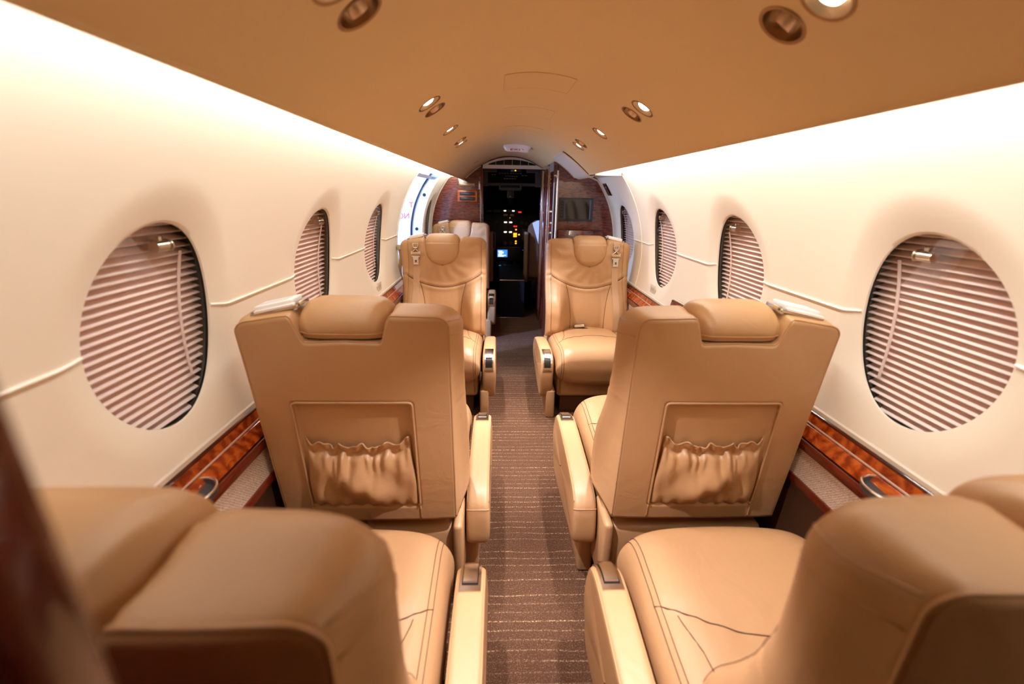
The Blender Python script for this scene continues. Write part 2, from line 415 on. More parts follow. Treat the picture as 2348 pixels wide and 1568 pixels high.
# downlight / vent layout on the headliner: (x, y, kind)
FIX = []
for sx in (-1, 1):
    FIX += [(sx*.357, .757, 'light'), (sx*.357, .865, 'vent'), (sx*.357, 1.632, 'light'), (sx*.355, 1.75, 'vent'),
            (sx*.355, 2.275, 'light'), (sx*.349, 2.745, 'vent'), (sx*.353, 2.865, 'light')]
FIX.append((-.344, 4.52, 'cool'))
def ceil_frame(x, y, off=0):
    """matrix whose +Z points up through the headliner at x, y"""
    n = Vector((1.83*x, 0, 1)).normalized(); t = Vector((1, 0, -1.83*x)).normalized()
    mt = Matrix((t, Vector((0, 1, 0)), n)).transposed().to_4x4()
    mt.translation = Vector((x, y, float(ceil_z(x))))+n*off
    return mt
def build_ceiling():
    xs = np.linspace(-CE, CE, 49); ys = np.linspace(Y0, Y1, 32)
    bm = bmesh.new()
    low = [[bm.verts.new((x, y, float(ceil_z(x)))) for x in xs] for y in ys]
    up = [[bm.verts.new((x*1.0, y, float(ceil_z(x))+.014)) for x in xs] for y in ys]
    for G, fl in ((low, 1), (up, 0)):
        for j in range(len(ys)-1):
            for i in range(len(xs)-1):
                q = (G[j][i], G[j][i+1], G[j+1][i+1], G[j+1][i]); bm.faces.new(q[::-1] if fl else q)
    for j in range(len(ys)-1):
        for i in (0, len(xs)-1):
            q = (low[j][i], low[j+1][i], up[j+1][i], up[j][i]); bm.faces.new(q)
    for i in range(len(xs)-1):
        for j in (0, len(ys)-1):
            bm.faces.new((low[j][i], low[j][i+1], up[j][i+1], up[j][i]))
    bmesh.ops.recalc_face_normals(bm, faces=bm.faces[:])
    me = bpy.data.meshes.new('ceiling'); bm.to_mesh(me); bm.free()
    me.materials.append(M['ceiling'])
    o = bpy.data.objects.new('ceiling', me); COL.objects.link(o)
    c = MB()
    for x, y, k in FIX:
        st = len(c.v); r = .0405 if k != 'cool' else .026
        c.tube([(0, 0, -.03), (0, 0, .03)], r, 40); c.xf(ceil_frame(x, y), st)
    cut = c.build('cutter', None, smooth=False)
    md = o.modifiers.new('holes', 'BOOLEAN'); md.operation = 'DIFFERENCE'; md.object = cut; md.solver = 'EXACT'
    dg = bpy.context.evaluated_depsgraph_get(); me2 = bpy.data.meshes.new_from_object(o.evaluated_get(dg))
    o.modifiers.clear(); o.data = me2; me2.name = 'ceiling'
    me2.polygons.foreach_set('use_smooth', [True]*len(me2.polygons)); me2.set_sharp_from_angle(angle=math.radians(35))
    bpy.data.objects.remove(cut)
    struct(o)
    # roof void above the headliner and the cove between headliner and wall
    m = MB(); xx = np.linspace(-.78, .78, 25)
    m.grid(np.array([[(x, y, 1.72+.16*(1-(x/.78)**2)) for x in xx] for y in (Y0, 7.0)])); struct(m.build('ceiling_void', M['wall']))
    for s, y1, nm in ((-1, Y1, 'trim_5'), (1, 3.15, 'trim_6')):
        m = MB(); m.grid(np.array([[(s*.50, y, 1.70), (s*.60, y, 1.705), (s*.66, y, 1.70), (s*.70, y, 1.65)] for y in (Y0, y1)]))
        struct(m.build(nm, M['wall']))
    # headliner edge, small cream return lip
    for s, y1, nm in ((-1, Y1, 'trim_7'), (1, 3.9, 'trim_8')):
        m = MB(); z = float(ceil_z(CE)); m.box(min(s*(CE-.004), s*(CE+.004)), max(s*(CE-.004), s*(CE+.004)), Y0, y1, z-.003, z+.045, .002)
        struct(m.build(nm, M['ceiling']))
build_ceiling()

def build_leds():
    for s, y1, side in ((-1, Y1-.03, 'left'), (1, 3.12, 'right')):
        ya = -.04; L = y1-ya; yc = (y1+ya)/2
        m = MB(); m.box(-.006, .006, -L/2, L/2, -.005, .005, .002)
        o = m.build('cove_light_strip', M['white']); o.location = (s*.575, yc, 1.652)
        tag(o, 'light strip hidden in the cove above the %s side wall' % side, 'light', 'cove lights')
        a = area_light('cove_glow', (0, 0, -.008), (s*.80, 0, -.60), .016, L, LED_POWER, LED_COL, parent=o)
        # long side of the rectangle must run along the cabin
        d = Vector((s*.80, 0, -.60)).normalized(); y = Vector((0, 1, 0)); x = y.cross(-d).normalized()
        a.matrix_local = Matrix((x, y, -d)).transposed().to_4x4() @ Matrix.Identity(4)
        a.location = (s*.010, 0, -.010)
build_leds()

def build_ledge(s, y0, y1, nm):
    X = lambda pts: [(s*x, z) for x, z in pts]
    def strip(pts, name, m, ang=35, parent=None):
        b = MB(); b.grid(np.array([[(s*x, y, z) for x, z in pts] for y in np.linspace(y0, y1, 12)]))
        return struct(b.build(name, m, parent, angle=ang))
    root = strip([(.884, .800), (.876, .797), (.875, .786), (.880, .783)], 'trim_'+nm[0], M['trimcream'])
    strip([(.880, .786), (.874, .783), (.8715, .780), (.871, .773)], 'trim_'+nm[1], M['redwood'])
    strip(catmull([(.871, .776), (.867, .760), (.864, .749), (.866, .745)], 4), 'trim_'+nm[2], M['wood'])
    strip([(.869, .752), (.8655, .7525), (.863, .7505), (.8625, .747), (.866, .744)], 'trim_'+nm[3], M['lip'])
    strip(catmull([(.866, .744), (.860, .741), (.851, .731), (.843, .719), (.838, .7115)], 5), 'trim_'+nm[4], M['wood'])
    strip(catmull([(.840, .714), (.8415, .706), (.838, .702), (.8335, .708), (.829, .706), (.826, .697), (.8265, .684), (.831, .676), (.85, .676)], 5), 'trim_'+nm[5], M['redwood'], 60)
    strip([(.836, .684), (.835, .63), (.833, .576)], 'trim_'+nm[6], M['fabric'])
    strip([(.838, .582), (.828, .580), (.826, .572), (.827, .556), (.84, .552)], 'trim_'+nm[7], M['redwood'], 60)
    strip([(.836, .56), (.842, .3), (.842, 0)], 'wall_lower_'+nm[8], M['lowerpanel'])
build_ledge(1, Y0, 3.96, ['9', '10', '11', '12', '13', '14', '15', '16', 'right'])
build_ledge(-1, Y0, DOOR0, ['17', '18', '19', '20', '21', '22', '23', '24', 'left'])

# rest of the setting at the front
def build_front():
    # bead at the panel joint on the right
    m = MB(); zz = np.linspace(.80, 1.60, 20); m.tube([(wall_x(z)-.001, 3.15, z) for z in zz], .005, 6)
    struct(m.build('trim_25', M['trimcream']))
    # closed cove in the forward right section
    m = MB(); z = float(ceil_z(CE))
    m.grid(np.array([[(CE-.002, y, z-.002), (.60, y, 1.572), (.66, y, 1.582), (.71, y, 1.56)] for y in (3.13, 3.97)])); struct(m.build('trim_26', M['trimcream']))
    # end cap of the light cove
    m = MB(); m.box(CE, .70, 3.13, 3.15, 1.55, 1.70); struct(m.build('trim_27', M['wall'], smooth=False))
    # left wood bulkhead beside the cockpit doorway
    m = MB()
    def bulk(x0, x1, n=24):
        pts = [(x1, 0.0), (x0, 0.0)]
        return pts
    poly = [(-.325, 0)]+[(-.325, float(ceil_z(.325))-.004)]+[(-x, float(ceil_z(x))-.004) for x in np.linspace(.36, CE, 8)]
    poly += [(-.60, 1.60), (-.66, 1.60)]+[(-float(wall_x(z)), z) for z in np.linspace(1.58, .8, 20)]+[(-.86, .7), (-.86, 0)]
    m.prism(poly, 'y', Y1, Y1+.03); struct(m.build('wall_front_left', M['burl'], smooth=False))
    # cream edge bead along the top of the bulkhead
    m = MB(); m.tube([(p[0], Y1-.004, p[1]) for p in poly[1:9]], .007, 6); m.tube([(p[0], Y1-.004, p[1]) for p in poly[9:31]], .007, 6)
    struct(m.build('trim_28', M['trimcream']))
    # door post of the cockpit doorway
    m = MB(); m.box(-.335, -.300, Y1-.05, Y1+.05, 0, 1.705, .008); struct(m.build('trim_29', M['redwood']))
    m = MB(); m.box(-.338, -.332, Y1-.056, Y1-.044, .2, 1.6, .002); struct(m.build('trim_30', M['nickel']))
build_front()

# near wooden partition edge at the far left foreground
def near_partition():
    m = MB(); X1 = -.268
    m.box(-1.0, X1-.012, .03, .105, 0, 1.9); st = struct(m.build('wall_aft_partition', M['redwood'], smooth=False))
    m = MB(); m.box(X1-.03, X1, .092, .122, 0, 1.9, .006); struct(m.build('trim_32', M['redwood']))
    m = MB(); m.box(X1-.030, X1-.006, .066, .092, 0, 1.9); struct(m.build('trim_33', M['darkslot'], smooth=False))
    m = MB(); m.box(X1-.030, X1-.001, .040, .066, 0, 1.9, .004); struct(m.build('trim_34', M['redwood']))
near_partition()

# ------------------------------------------------------------------ windows and their pleated blinds
def build_window(s, yc, idx, label, knob=True):
    a, b = WA+.010, WB+.010
    W_ = lambda z, off: s*(wall_x(z)+WD+off)
    root = empty('window_%d' % idx, (s*(float(wall_x(WZC))+WD+.03), yc, WZC)); struct(root)
    def loc(mb):
        mb.v = [(x-root.location.x, y-yc, z-WZC) for x, y, z in mb.v]; return mb
    th = np.linspace(0, 2*PI, 65)[:-1]
    # dark liner behind the opening
    m = MB(); P = []
    for k, off in ((1.0, .006), (1.06, .006), (1.10, .014), (1.10, .100)):
        P.append([(W_(WZC+b*k*math.sin(t), off), yc+a*k*math.cos(t), WZC+b*k*math.sin(t)) for t in th])
    m.grid(np.array(P), cv=True)
    n = len(m.v); m.f.append(tuple(range(n-64, n)))
    loc(m).build('window_frame', M['black'], root)
    # curved inner pane
    m = MB(); P = []
    for k in np.linspace(0.001, 1.0, 9):
        P.append([(W_(WZC+b*k*math.sin(t), .009), yc+a*k*math.cos(t), WZC+b*k*math.sin(t)) for t in th])
    m.grid(np.array(P), cv=True); loc(m).build('window_pane', M['pane'], root)
    # blind
    bl = empty('window_blind', root.location[:]); tag(bl, label, 'window blind', 'pleated window blinds')
    m = MB(); pitch = .0192; rows = []; z = WZC-b-.004
    n = int((2*b+.01)/pitch)
    ys = np.linspace(-1, 1, 25)
    for i in range(n+1):
        for dz, dx in ((0, .044), (.0050, .0125), (.0070, .0115), (.0090, .0135)):
            zz = z+i*pitch+dz
            if zz > WZC+b+.006: break
            q = max(0, 1-((zz-WZC)/(b*1.085))**2); hw = a*1.085*math.sqrt(q)
            rows.append([(W_(zz, .026+dx), yc+hw*t, zz) for t in ys])
    m.grid(np.array(rows)); loc(m).build('pleats', M['blind'], bl, angle=25)
    # guide strip at the forward side
    m = MB()
    pts = []
    for zz in np.linspace(WZC-.165, WZC+.165, 12):
        pts.append([(W_(zz, .032), yc+.124, zz), (W_(zz, .0345), yc+.124, zz), (W_(zz, .0345), yc+.132, zz), (W_(zz, .032), yc+.132, zz)])
    m.grid(np.array(pts), cv=True); loc(m).build('guide_strip', M['blind'], bl, angle=30)
    if knob:
        zz = WZC+.190
        m = MB(); p = Vector((W_(zz, .028), yc+.052, zz))
        m.tube([p+Vector((-s*.012, .0, -.004)), p+Vector((-s*.012, -.040, -.004))], .0125, 16)
        m.tube([p+Vector((-s*.012, .004, -.004)), p+Vector((-s*.012, 0, -.004))], .0155, 16)
        m.box(min(p.x, p.x-s*.014), max(p.x, p.x-s*.014), p.y-.022, p.y-.008, p.z-.004, p.z+.018, .002)
        loc(m).build('handle', M['nickel'], bl, angle=30)
nb = {-1: 'left', 1: 'right'}
idx = 1
for s in (-1, 1):
    for yc, txt in zip(WIN if s < 0 else WINR, ('closest %s oval window', '%s oval window half hidden by a headrest', 'third %s oval window, small and narrow')):
        build_window(s, yc, idx, 'striped pleated blind in the '+txt % nb[s]); idx += 1
build_window(1, W4R, idx, 'bluish pleated blind in the far right window beside the wooden cabinet'); idx += 1
build_window(-1, W5, idx, 'pleated blind in the sliver of window between open door and left wooden bulkhead'); idx += 1

# metal trim line across the walls between the windows
def build_beads():
    n = 35
    for s in (-1, 1):
        ends = [Y0+.6]+[e for yc in (WIN if s < 0 else WINR) for e in (yc-WA-.004, yc+WA+.004)]
        ends += [DOOR0-.01] if s < 0 else [W4R-WA-.004]
        for k in range(0, len(ends), 2):
            a, b = ends[k], ends[k+1]
            m = MB(); pts = []
            for y in np.linspace(a, b, 40):
                z = 1.112
                cs = WINR+(W4R,) if s > 0 else WIN
                x = float(wall_x(z))+float(flare(y, z, cs)); e = min(abs(y-c)-WA for c in cs)
                zz = z+.010*max(0, 1-e/.05) if any(y > c for c in cs) and e < .05 and min(cs, key=lambda c: abs(y-c)) < y else z
                pts.append((s*(x-.002), y, zz))
            m.tube(pts, .0032, 8); struct(m.build('trim_%d' % n, M['bead'])); n += 1
build_beads()

# ------------------------------------------------------------------ headliner fittings
def downlight(x, y, label, cool=False):
    F = ceil_frame(x, y); k = .62 if cool else 1
    root = empty('downlight', F.translation[:]); tag(root, label, 'ceiling light', 'reading lights in the headliner')
    Rm = F.to_3x3().to_4x4()
    m = MB(); m.lathe([(.0365*k, -.001), (.0425*k, -.0022), (.0435*k, 0), (.0405*k, .004)], 40, Rm); m.build('bezel', M['bronze'] if not cool else M['nickel'], root, angle=60)
    m = MB(); m.lathe([(.0395*k, -.0005), (.036*k, .006), (.030*k, .012), (.0235*k, .0165), (.0215*k, .017)], 40, Rm); m.build('bowl', M['bronze'], root, angle=60)
    m = MB(); m.lathe([(.0225*k, .012), (.0205*k, .006), (.0145*k, .0025), (.0005, .001)], 32, Rm); m.build('lens', M['lens_cool'] if cool else M['lens'], root)
    l = bpy.data.lights.new('reading_lamp', 'SPOT'); l.energy = SPOT_POWER*(.12 if cool else 1); l.color = (.85, .93, 1) if cool else SPOT_COL
    l.spot_size = math.radians(56); l.spot_blend = .6; l.shadow_soft_size = .018
    o = bpy.data.objects.new('reading_lamp', l); COL.objects.link(o); o.parent = root
    n = F.to_3x3() @ Vector((0, 0, 1)); d = (-n*.85+Vector((0, 0, -1))*.25).normalized()
    o.location = -n*.006; o.rotation_euler = d.to_track_quat('-Z', 'Y').to_euler()
def gasper(x, y, label):
    F = ceil_frame(x, y); root = empty('air_vent', F.translation[:]); tag(root, label, 'air vent', 'round air vents in the headliner')
    Rm = F.to_3x3().to_4x4()
    m = MB(); m.lathe([(.0365, -.001), (.0425, -.0022), (.0435, 0), (.0405, .004)], 40, Rm); m.build('bezel', M['bronze'], root, angle=60)
    m = MB(); m.lathe([(.0395, -.0005), (.0375, .010), (.032, .020), (.022, .027), (.0005, .028)], 40, Rm); m.build('bowl', M['bronze'], root, angle=60)
    T = Rm @ Matrix.Rotation(math.radians(32), 4, 'X')
    m = MB(); m.lathe([(.0165, .024), (.018, .004), (.0165, -.001), (.013, .001), (.012, .006), (.007, .005), (.006, .0), (.0005, -.001)], 28, T)
    m.build('nozzle', mat('nozzle_satin', lin(236, 206, 172), .35, .4) if 'nozzle_satin' not in bpy.data.materials else bpy.data.materials['nozzle_satin'], root, angle=50)
def fittings():
    order = {'light': ('nearest %s reading light cut by the top of the frame', '%s reading light beside the first pair of round vents', 'lone %s reading light halfway along the headliner', 'small %s reading light paired with the farthest vent'),
             'vent': ('large open air vent nearest the camera on the %s of the headliner', 'bronze air vent just forward of the %s middle reading light', 'tiny far air vent on the %s, beside the last warm light')}
    cnt = {}
    for x, y, k in FIX:
        if k == 'cool': downlight(x, y, 'small cool white light in front of the left wooden bulkhead', True); continue
        sd = 'left' if x < 0 else 'right'; c = cnt.get((sd, k), 0); cnt[(sd, k)] = c+1
        (downlight if k == 'light' else gasper)(x, y, order[k][c] % sd)
fittings()

def hatch(x0, x1, y0, y1, label, m=None, skew=.0):
    """drop-down panel let into the headliner: thin raised rim and panel"""
    xs = np.linspace(x0, x1, 14)
    root = empty('mask_hatch', ((x0+x1)/2, (y0+y1)/2, float(ceil_z((x0+x1)/2)))); tag(root, label, 'ceiling hatch', 'drop-down hatches in the headliner')
    def L(mb): mb.v = [(a-root.location.x, b-root.location.y, c-root.location.z) for a, b, c in mb.v]; return mb
    p = MB()
    p.grid(np.array([[(x, y, float(ceil_z(x))-.0018) for x in xs] for y in np.linspace(y0, y1, 6)]))
    p.grid(np.array([[(x, y, float(ceil_z(x))+.003) for x in xs] for y in (y0, y1)]), flip=True)
    L(p).build('panel', M['ceiling'], root)
    r = MB(); per = [(x, y0) for x in xs]+[(x1, y) for y in np.linspace(y0, y1, 5)[1:]]+[(x, y1) for x in xs[::-1][1:]]+[(x0, y) for y in np.linspace(y1, y0, 5)[1:-1]]
    r.tube([(x, y, float(ceil_z(x))-.0014) for x, y in per], .0016, 6, closed=True)
    L(r).build('rim', m or M['ceiling'], root)
hatch(-.106, .141, 1.705, 1.93, 'largest faint ceiling hatch, nearest the camera')
hatch(-.103, .138, 2.325, 2.54, 'ceiling hatch with a pale outlined rim, second from the camera', M['trimcream'])
hatch(-.099, .142, 2.94, 3.10, 'thin faint ceiling hatch, third from the camera')
hatch(-.090, .158, 4.72, 4.86, 'last narrow ceiling hatch, between exit sign and cockpit header')
def small_slot():
    m = MB(); m.box(-.032, .032, -.014, .014, -.006, .002, .002); o = m.build('sensor_plate', M['trimcream']); o.location = (.020, 3.86, float(ceil_z(.02)))
    tag(o, 'tiny rectangular plate in the headliner just aft of the exit sign', 'ceiling plate')
small_slot()
def exit_sign():
    zc = float(ceil_z(.03)); root = empty('exit_sign', (.03, 4.09, zc)); tag(root, 'white ceiling sign with red EXIT lettering above the aisle', 'exit sign')
    # wedge: long sloping underside, short upright face towards the cabin
    m = MB(); xs = np.linspace(-.118, .118, 17); rows = []
    prof = [(-.10, -.000), (-.085, -.006), (-.055, -.020), (-.045, -.026), (-.040, -.036), (-.034, -.046), (-.02, -.05), (.09, -.012), (.10, 0)]
    P = []
    for x in xs:
        e = (1-abs(x/.1185)**6)**.5; dz = float(ceil_z(.03+x))-zc
        P.append([(x, y*(.75+.25*e), dz+z*e) for y, z in prof])
    m.grid(np.array(P)); m.build('housing', M['white'], root, angle=50)
    c = bpy.data.curves.new('t', 'FONT'); c.body = 'EXIT'; c.size = .036; c.align_x = 'CENTER'; c.align_y = 'CENTER'; c.extrude = .0008; c.space_character = 1.25
    t = bpy.data.objects.new('t', c); COL.objects.link(t)
    me = bpy.data.meshes.new_from_object(t.evaluated_get(bpy.context.evaluated_depsgraph_get())); bpy.data.objects.remove(t)
    me.materials.clear(); me.materials.append(M['red'])
    o = bpy.data.objects.new('lettering', me); link(o, root)
    o.scale = (1.45, .62, 1); o.location = (0, -.0412, -.0365); o.rotation_euler = (math.radians(122), 0, 0)
exit_sign()
def side_hatch():
    m = MB(); xs = np.linspace(.325, .56, 12)
    def zz(x): return float(ceil_z(x)) if x < CE else float(ceil_z(CE))-.002
    P = [[(x, y, zz(x)-.012) for x in xs] for y in (3.36, 3.9)]
    m.grid(np.array(P)); m.grid(np.array([[(x, y, zz(x)-.005) for x in xs] for y in (3.355, 3.905)]), flip=True)
    o = m.build('headliner_cover', M['trimcream']); tag(o, 'grey angular cover panel in the headliner before the monitor cabinet', 'ceiling panel')
    m = MB(); per = [(x, 3.36) for x in xs]+[(x, 3.9) for x in xs[::-1]]
    m.tube([(x, y, zz(x)-.011) for x, y in per], .003, 6, closed=True); m.build('rim', M['trimcream'], o)
side_hatch()
# ------------------------------------------------------------------ cabin seats
H0, TH = .40, math.radians(5.0)
T = .135; HT = .710
def bp(a, h, d, s):
    """back coordinates (a across, towards the wall positive; h up the back; d from rear face to front) -> seat space"""
    return np.stack([s*np.asarray(a, float)+0*np.asarray(h, float), -np.asarray(h)*math.sin(TH)+np.asarray(d)*math.cos(TH), H0+np.asarray(h)*math.cos(TH)+np.asarray(d)*math.sin(TH)], -1)
NX = .118
def htop(a, lo, hi, inset, rc):
    a = np.asarray(a, float)
    dl = np.clip(a-lo, 0, rc); dr = np.clip(hi-a, 0, rc)
    drop = (rc-np.sqrt(np.maximum(rc*rc-(rc-dl)**2, 0)))+(rc-np.sqrt(np.maximum(rc*rc-(rc-dr)**2, 0)))
    notch = .078*smooth01((NX+.016-np.abs(a-.004))/.032)
    crown = .010*(1-np.abs(a)/.3)
    slope = .018*smooth01((a-.11)/.18)
    return HT-drop*.8-notch-inset+crown-slope
def sides(h, front):
    v = np.clip(np.asarray(h, float)/HT, 0, 1)
    return (-.315+.0*v, .285+.034*v) if front else (-.283-.002*v, .266+.022*v)
def front_bulge(a, h):
    u = np.abs(a)/.3
    bol = .016*np.exp(-((np.abs(a)-.215)/.055)**2)*smooth01((.36-h)/.2)
    wing = .105*smooth01((.53-h)/.36)*smooth01((np.abs(a)-.10)/.14)*smooth01((h+.06)/.12)
    return wing+.012*smooth01((.46-h)/.36)+.022*np.maximum(0, 1-u**4)+.012*np.exp(-((h-.14)/.13)**2)*(1-u**2)-.006*np.exp(-((h-.36)/.08)**2)+bol
def smile(a): return .352+.118*(np.asarray(a)/.3)**2
def vert_a(h): return .125+.04*np.clip(h/.38, 0, 1)**3
def front_d(a, h, seams=True):
    a = np.asarray(a, float); h = np.asarray(h, float)
    d = T+front_bulge(a, h)
    if seams:
        sl = 2*.118*a/.09
        q = np.abs(h-smile(a))/np.sqrt(1+sl**2)
        d = d-.0045*np.exp(-(q/.006)**2)+.003*np.exp(-((q-.016)/.012)**2)
        below = smooth01((smile(a)-h)/.01)
        for sg in (-1, 1):
            qv = np.abs(a-sg*vert_a(h)); d = d-.0045*np.exp(-(qv/.006)**2)*below
        # soft puckers running from the headrest
        rr = np.hypot(a, h-.64); an = np.arctan2(a, .64-h)
        d = d+.0016*np.sin(an*17+1.3*np.sin(rr*30))*np.exp(-((rr-.2)/.07)**2)*smooth01((h-smile(a))/.04)
        d = d+.0008*np.sin(h*70+a*40)*np.exp(-((np.abs(a)-.24)/.05)**2)
    return d
POC = (-.170, .172, .066, .452)     # rear pocket frame: a0, a1, h0, h1
def rear_d(a, h):
    u = np.abs(a)/.29
    d = -.010*np.maximum(0, 1-u**4)
    ins = 1.5*smooth01((np.minimum(np.minimum(a-POC[0], POC[1]-a), np.minimum(h-POC[2], POC[3]-h))+.002)/.008)
    return d+.010*ins-.0012*np.sin(a*26+h*9)*smooth01((h-.50)/.1)
def spread(n, p=1.5):
    t = np.linspace(-1, 1, n); return .5+.5*np.sign(t)*(1-(1-np.abs(t))**p)

def seat_back(s, root):
    nu, nv = 93, 100
    u = spread(nu, 1.7); v = np.linspace(0, 1, nv)**.94
    def outline(uu, vv, front, inset, rc):
        lo0, hi0 = sides(HT*.5, front)
        h = vv*HT
        for _ in range(3):
            lo, hi = sides(h, front); lo, hi = lo+inset, hi-inset
            a = lo+(hi-lo)*uu
            ht = htop(a, lo, hi, inset, rc); hm = .53
            h = np.where(vv < .78, vv/.78*hm, hm+(ht-hm)*(vv-.78)/.22)+(1-vv)*inset*.6
        return a, h
    U, V = np.meshgrid(u, v, indexing='ij')
    m = MB()
    af, hf = outline(U, V, True, .042, .04); df = front_d(af, hf)
    edge = np.minimum(np.minimum(U, 1-U)*8, np.minimum(V, 1-V)*9); df = df-(.008)*(1-smooth01(edge))
    Pf = bp(af, hf, df, s)
    ar, hr = outline(U, V, False, .008, .034); dr = rear_d(ar, hr)
    Pr = bp(ar, hr, dr, s)
    m.grid(Pf, flip=s < 0); m.grid(Pr, flip=s > 0)
    # edge band from the rear outline round to the front outline
    loop = [(i, 0) for i in range(nu-1)]+[(nu-1, j) for j in range(nv-1)]+[(i, nv-1) for i in range(nu-1, 0, -1)]+[(0, j) for j in range(nv-1, 0, -1)]
    iu = np.array([u[i] for i, j in loop]); iv = np.array([v[j] for i, j in loop])
    fa = np.array([af[i, j] for i, j in loop]); fh = np.array([hf[i, j] for i, j in loop]); fd = np.array([df[i, j] for i, j in loop])
    ra = np.array([ar[i, j] for i, j in loop]); rh = np.array([hr[i, j] for i, j in loop]); rd = np.array([dr[i, j] for i, j in loop])
    oa, oh = outline(iu, iv, False, 0, .038); ga, gh = outline(iu, iv, True, 0, .06)
    rings = [bp(ra, rh, rd, s)]
    rings.append(bp(ra*.3+oa*.7, rh*.3+oh*.7, rd*.6+.003, s)); rings.append(bp(oa, oh, .010+0*oa, s))
    for t in (.3, .6, .9):
        rings.append(bp(oa+(ga-oa)*t, oh+(gh-oh)*t, .010+(fd-.065-.010)*t, s))
    for t in np.radians((12, 32, 52, 72, 84)):
        c, sn = math.cos(t), math.sin(t)
        rings.append(bp(fa+(ga-fa)*c, fh+(gh-fh)*c, (fd-.058)+.058*sn, s))
    rings.append(bp(fa, fh, fd, s))
    m.grid(np.array(rings), cv=True, flip=s < 0)
    o = m.build('backrest', M['leather'], root, angle=180); weld(o, 2e-5)
    # dark stitched seams
    q = MB()
    aa = np.linspace(-.272, .262, 50); q.tube(bp(aa, smile(aa), front_d(aa, smile(aa))+.0010, s), .0021, 5)
    for sg in (-1, 1):
        hh = np.linspace(.03, float(smile(vert_a(.38)))-.004, 30); av = sg*vert_a(hh); q.tube(bp(av, hh, front_d(av, hh)+.0010, s), .0020, 5)
    # long seam down each side of the front
    for aa0 in (-.279, .250):
        hh = np.linspace(.03, .69, 30); q.tube(bp(aa0+0*hh, hh, front_d(aa0+0*hh, hh)-.0035, s), .0008, 5)
    q.build('front_seam', M['seam'], o)
    # piping round the rear panel
    q = MB()
    k0 = nu-1; ids = list(range(k0, k0+nv-1))+list(range(k0+nv-1, k0+nv-1+nu-1))+list(range(k0+nv-1+nu-1, len(loop)))
    pts = [rings[1][i] for i in ids]; q.tube(pts[::1], .0028, 6); q.build('piping', M['leather'], o, angle=180)
    q = MB(); kc = loop.index((0, nv-1))
    for dk in (-4, 4): q.tube([rings[i][(kc+dk) % len(loop)] for i in range(2, len(rings))], .0016, 6)
    q.build('corner_seam', M['leather'], o, angle=180)
    return o

def rear_pocket(s, bk):
    a0, a1, h0, h1 = POC
    m = MB(); per = []
    cr = .012
    def corner(ca, ch, t0): return [(ca+cr*math.cos(t), ch+cr*math.sin(t)) for t in np.linspace(t0, t0+PI/2, 5)]
    per = corner(a1-cr, h1-cr, 0)+[(a, h1) for a in np.linspace(a1-cr, a0+cr, 12)[1:-1]]+corner(a0+cr, h1-cr, PI/2)
    per += [(a0, h) for h in np.linspace(h1-cr, h0+cr, 14)[1:-1]]+corner(a0+cr, h0+cr, PI)+[(a, h0) for a in np.linspace(a0+cr, a1-cr, 12)[1:-1]]+corner(a1-cr, h0+cr, 1.5*PI)+[(a1, h) for h in np.linspace(h0+cr, h1-cr, 14)[1:-1]]
    per = np.array(per); m.tube(bp(per[:, 0], per[:, 1], rear_d(per[:, 0]*1.03, per[:, 1]+.004)-.002, s), .0038, 8, closed=True)
    # seams from the frame down to the bottom of the back
    for a in (a0, a1): m.tube(bp(np.full(5, a), np.linspace(.012, h0, 5), np.full(5, -.0105), s), .0016, 6)
    m.build('pocket_frame', M['leather'], bk, angle=180)
    m = MB(); nu, nv = 150, 60
    U, V = np.meshgrid(np.linspace(0, 1, nu), np.linspace(0, 1, nv), indexing='ij')
    ruff = .0115*np.sin(U*31+.8*np.sin(U*9))+.004*np.sin(U*57+1)
    sag = -.012*np.sin(PI*U)
    top = .312+ruff*.8+sag+.016*(np.abs(2*U-1)**8)
    h = h0+.004+(top-h0-.004)*V
    narrow = .010*smooth01((V-.3)/.5)
    a = (a0+.006+narrow)+(a1-a0-.012-2*narrow)*U
    body = np.sin(PI*np.clip(V/.86, 0, 1))**.6*np.sin(PI*U)**.35
    folds = .0095*np.sin(U*17+2.4*np.sin(V*3+U*4))+.005*np.sin(U*33+V*7+np.sin(U*8))+.007*np.sin((U*9-V*8))
    gather = .0045*np.sin(U*62+1.5*np.sin(U*17))
    elastic = np.exp(-((V-.86)/.035)**2)
    out = .034*body+folds*body*(1-.6*V)+gather*smooth01((V-.55)/.25)*np.sin(PI*U)**.25*(1-.55*elastic)-.010*elastic*np.sin(PI*U)**.4+.006*np.sin(PI*U)**.3
    out = out+.010*smooth01((V-.9)/.1)*np.sin(PI*U)**.3*(.6+.4*np.sin(U*31))
    bott = .004*np.sin(U*48)*np.exp(-(V/.1)**2)
    d = .0005-np.maximum(out+bott, .0008)
    m.grid(bp(a, h, d, s), flip=s > 0)
    o = m.build('rear_pocket', M['leather'], bk, angle=180)
    sd = o.modifiers.new('cloth', 'SOLIDIFY'); sd.thickness = .0022; sd.offset = 0
    q = MB(); q.tube(bp(a[2:-2, -1], h[2:-2, -1], d[2:-2, -1]-.001, s), .0026, 6); q.build('pocket_hem', M['leather'], o, angle=180)

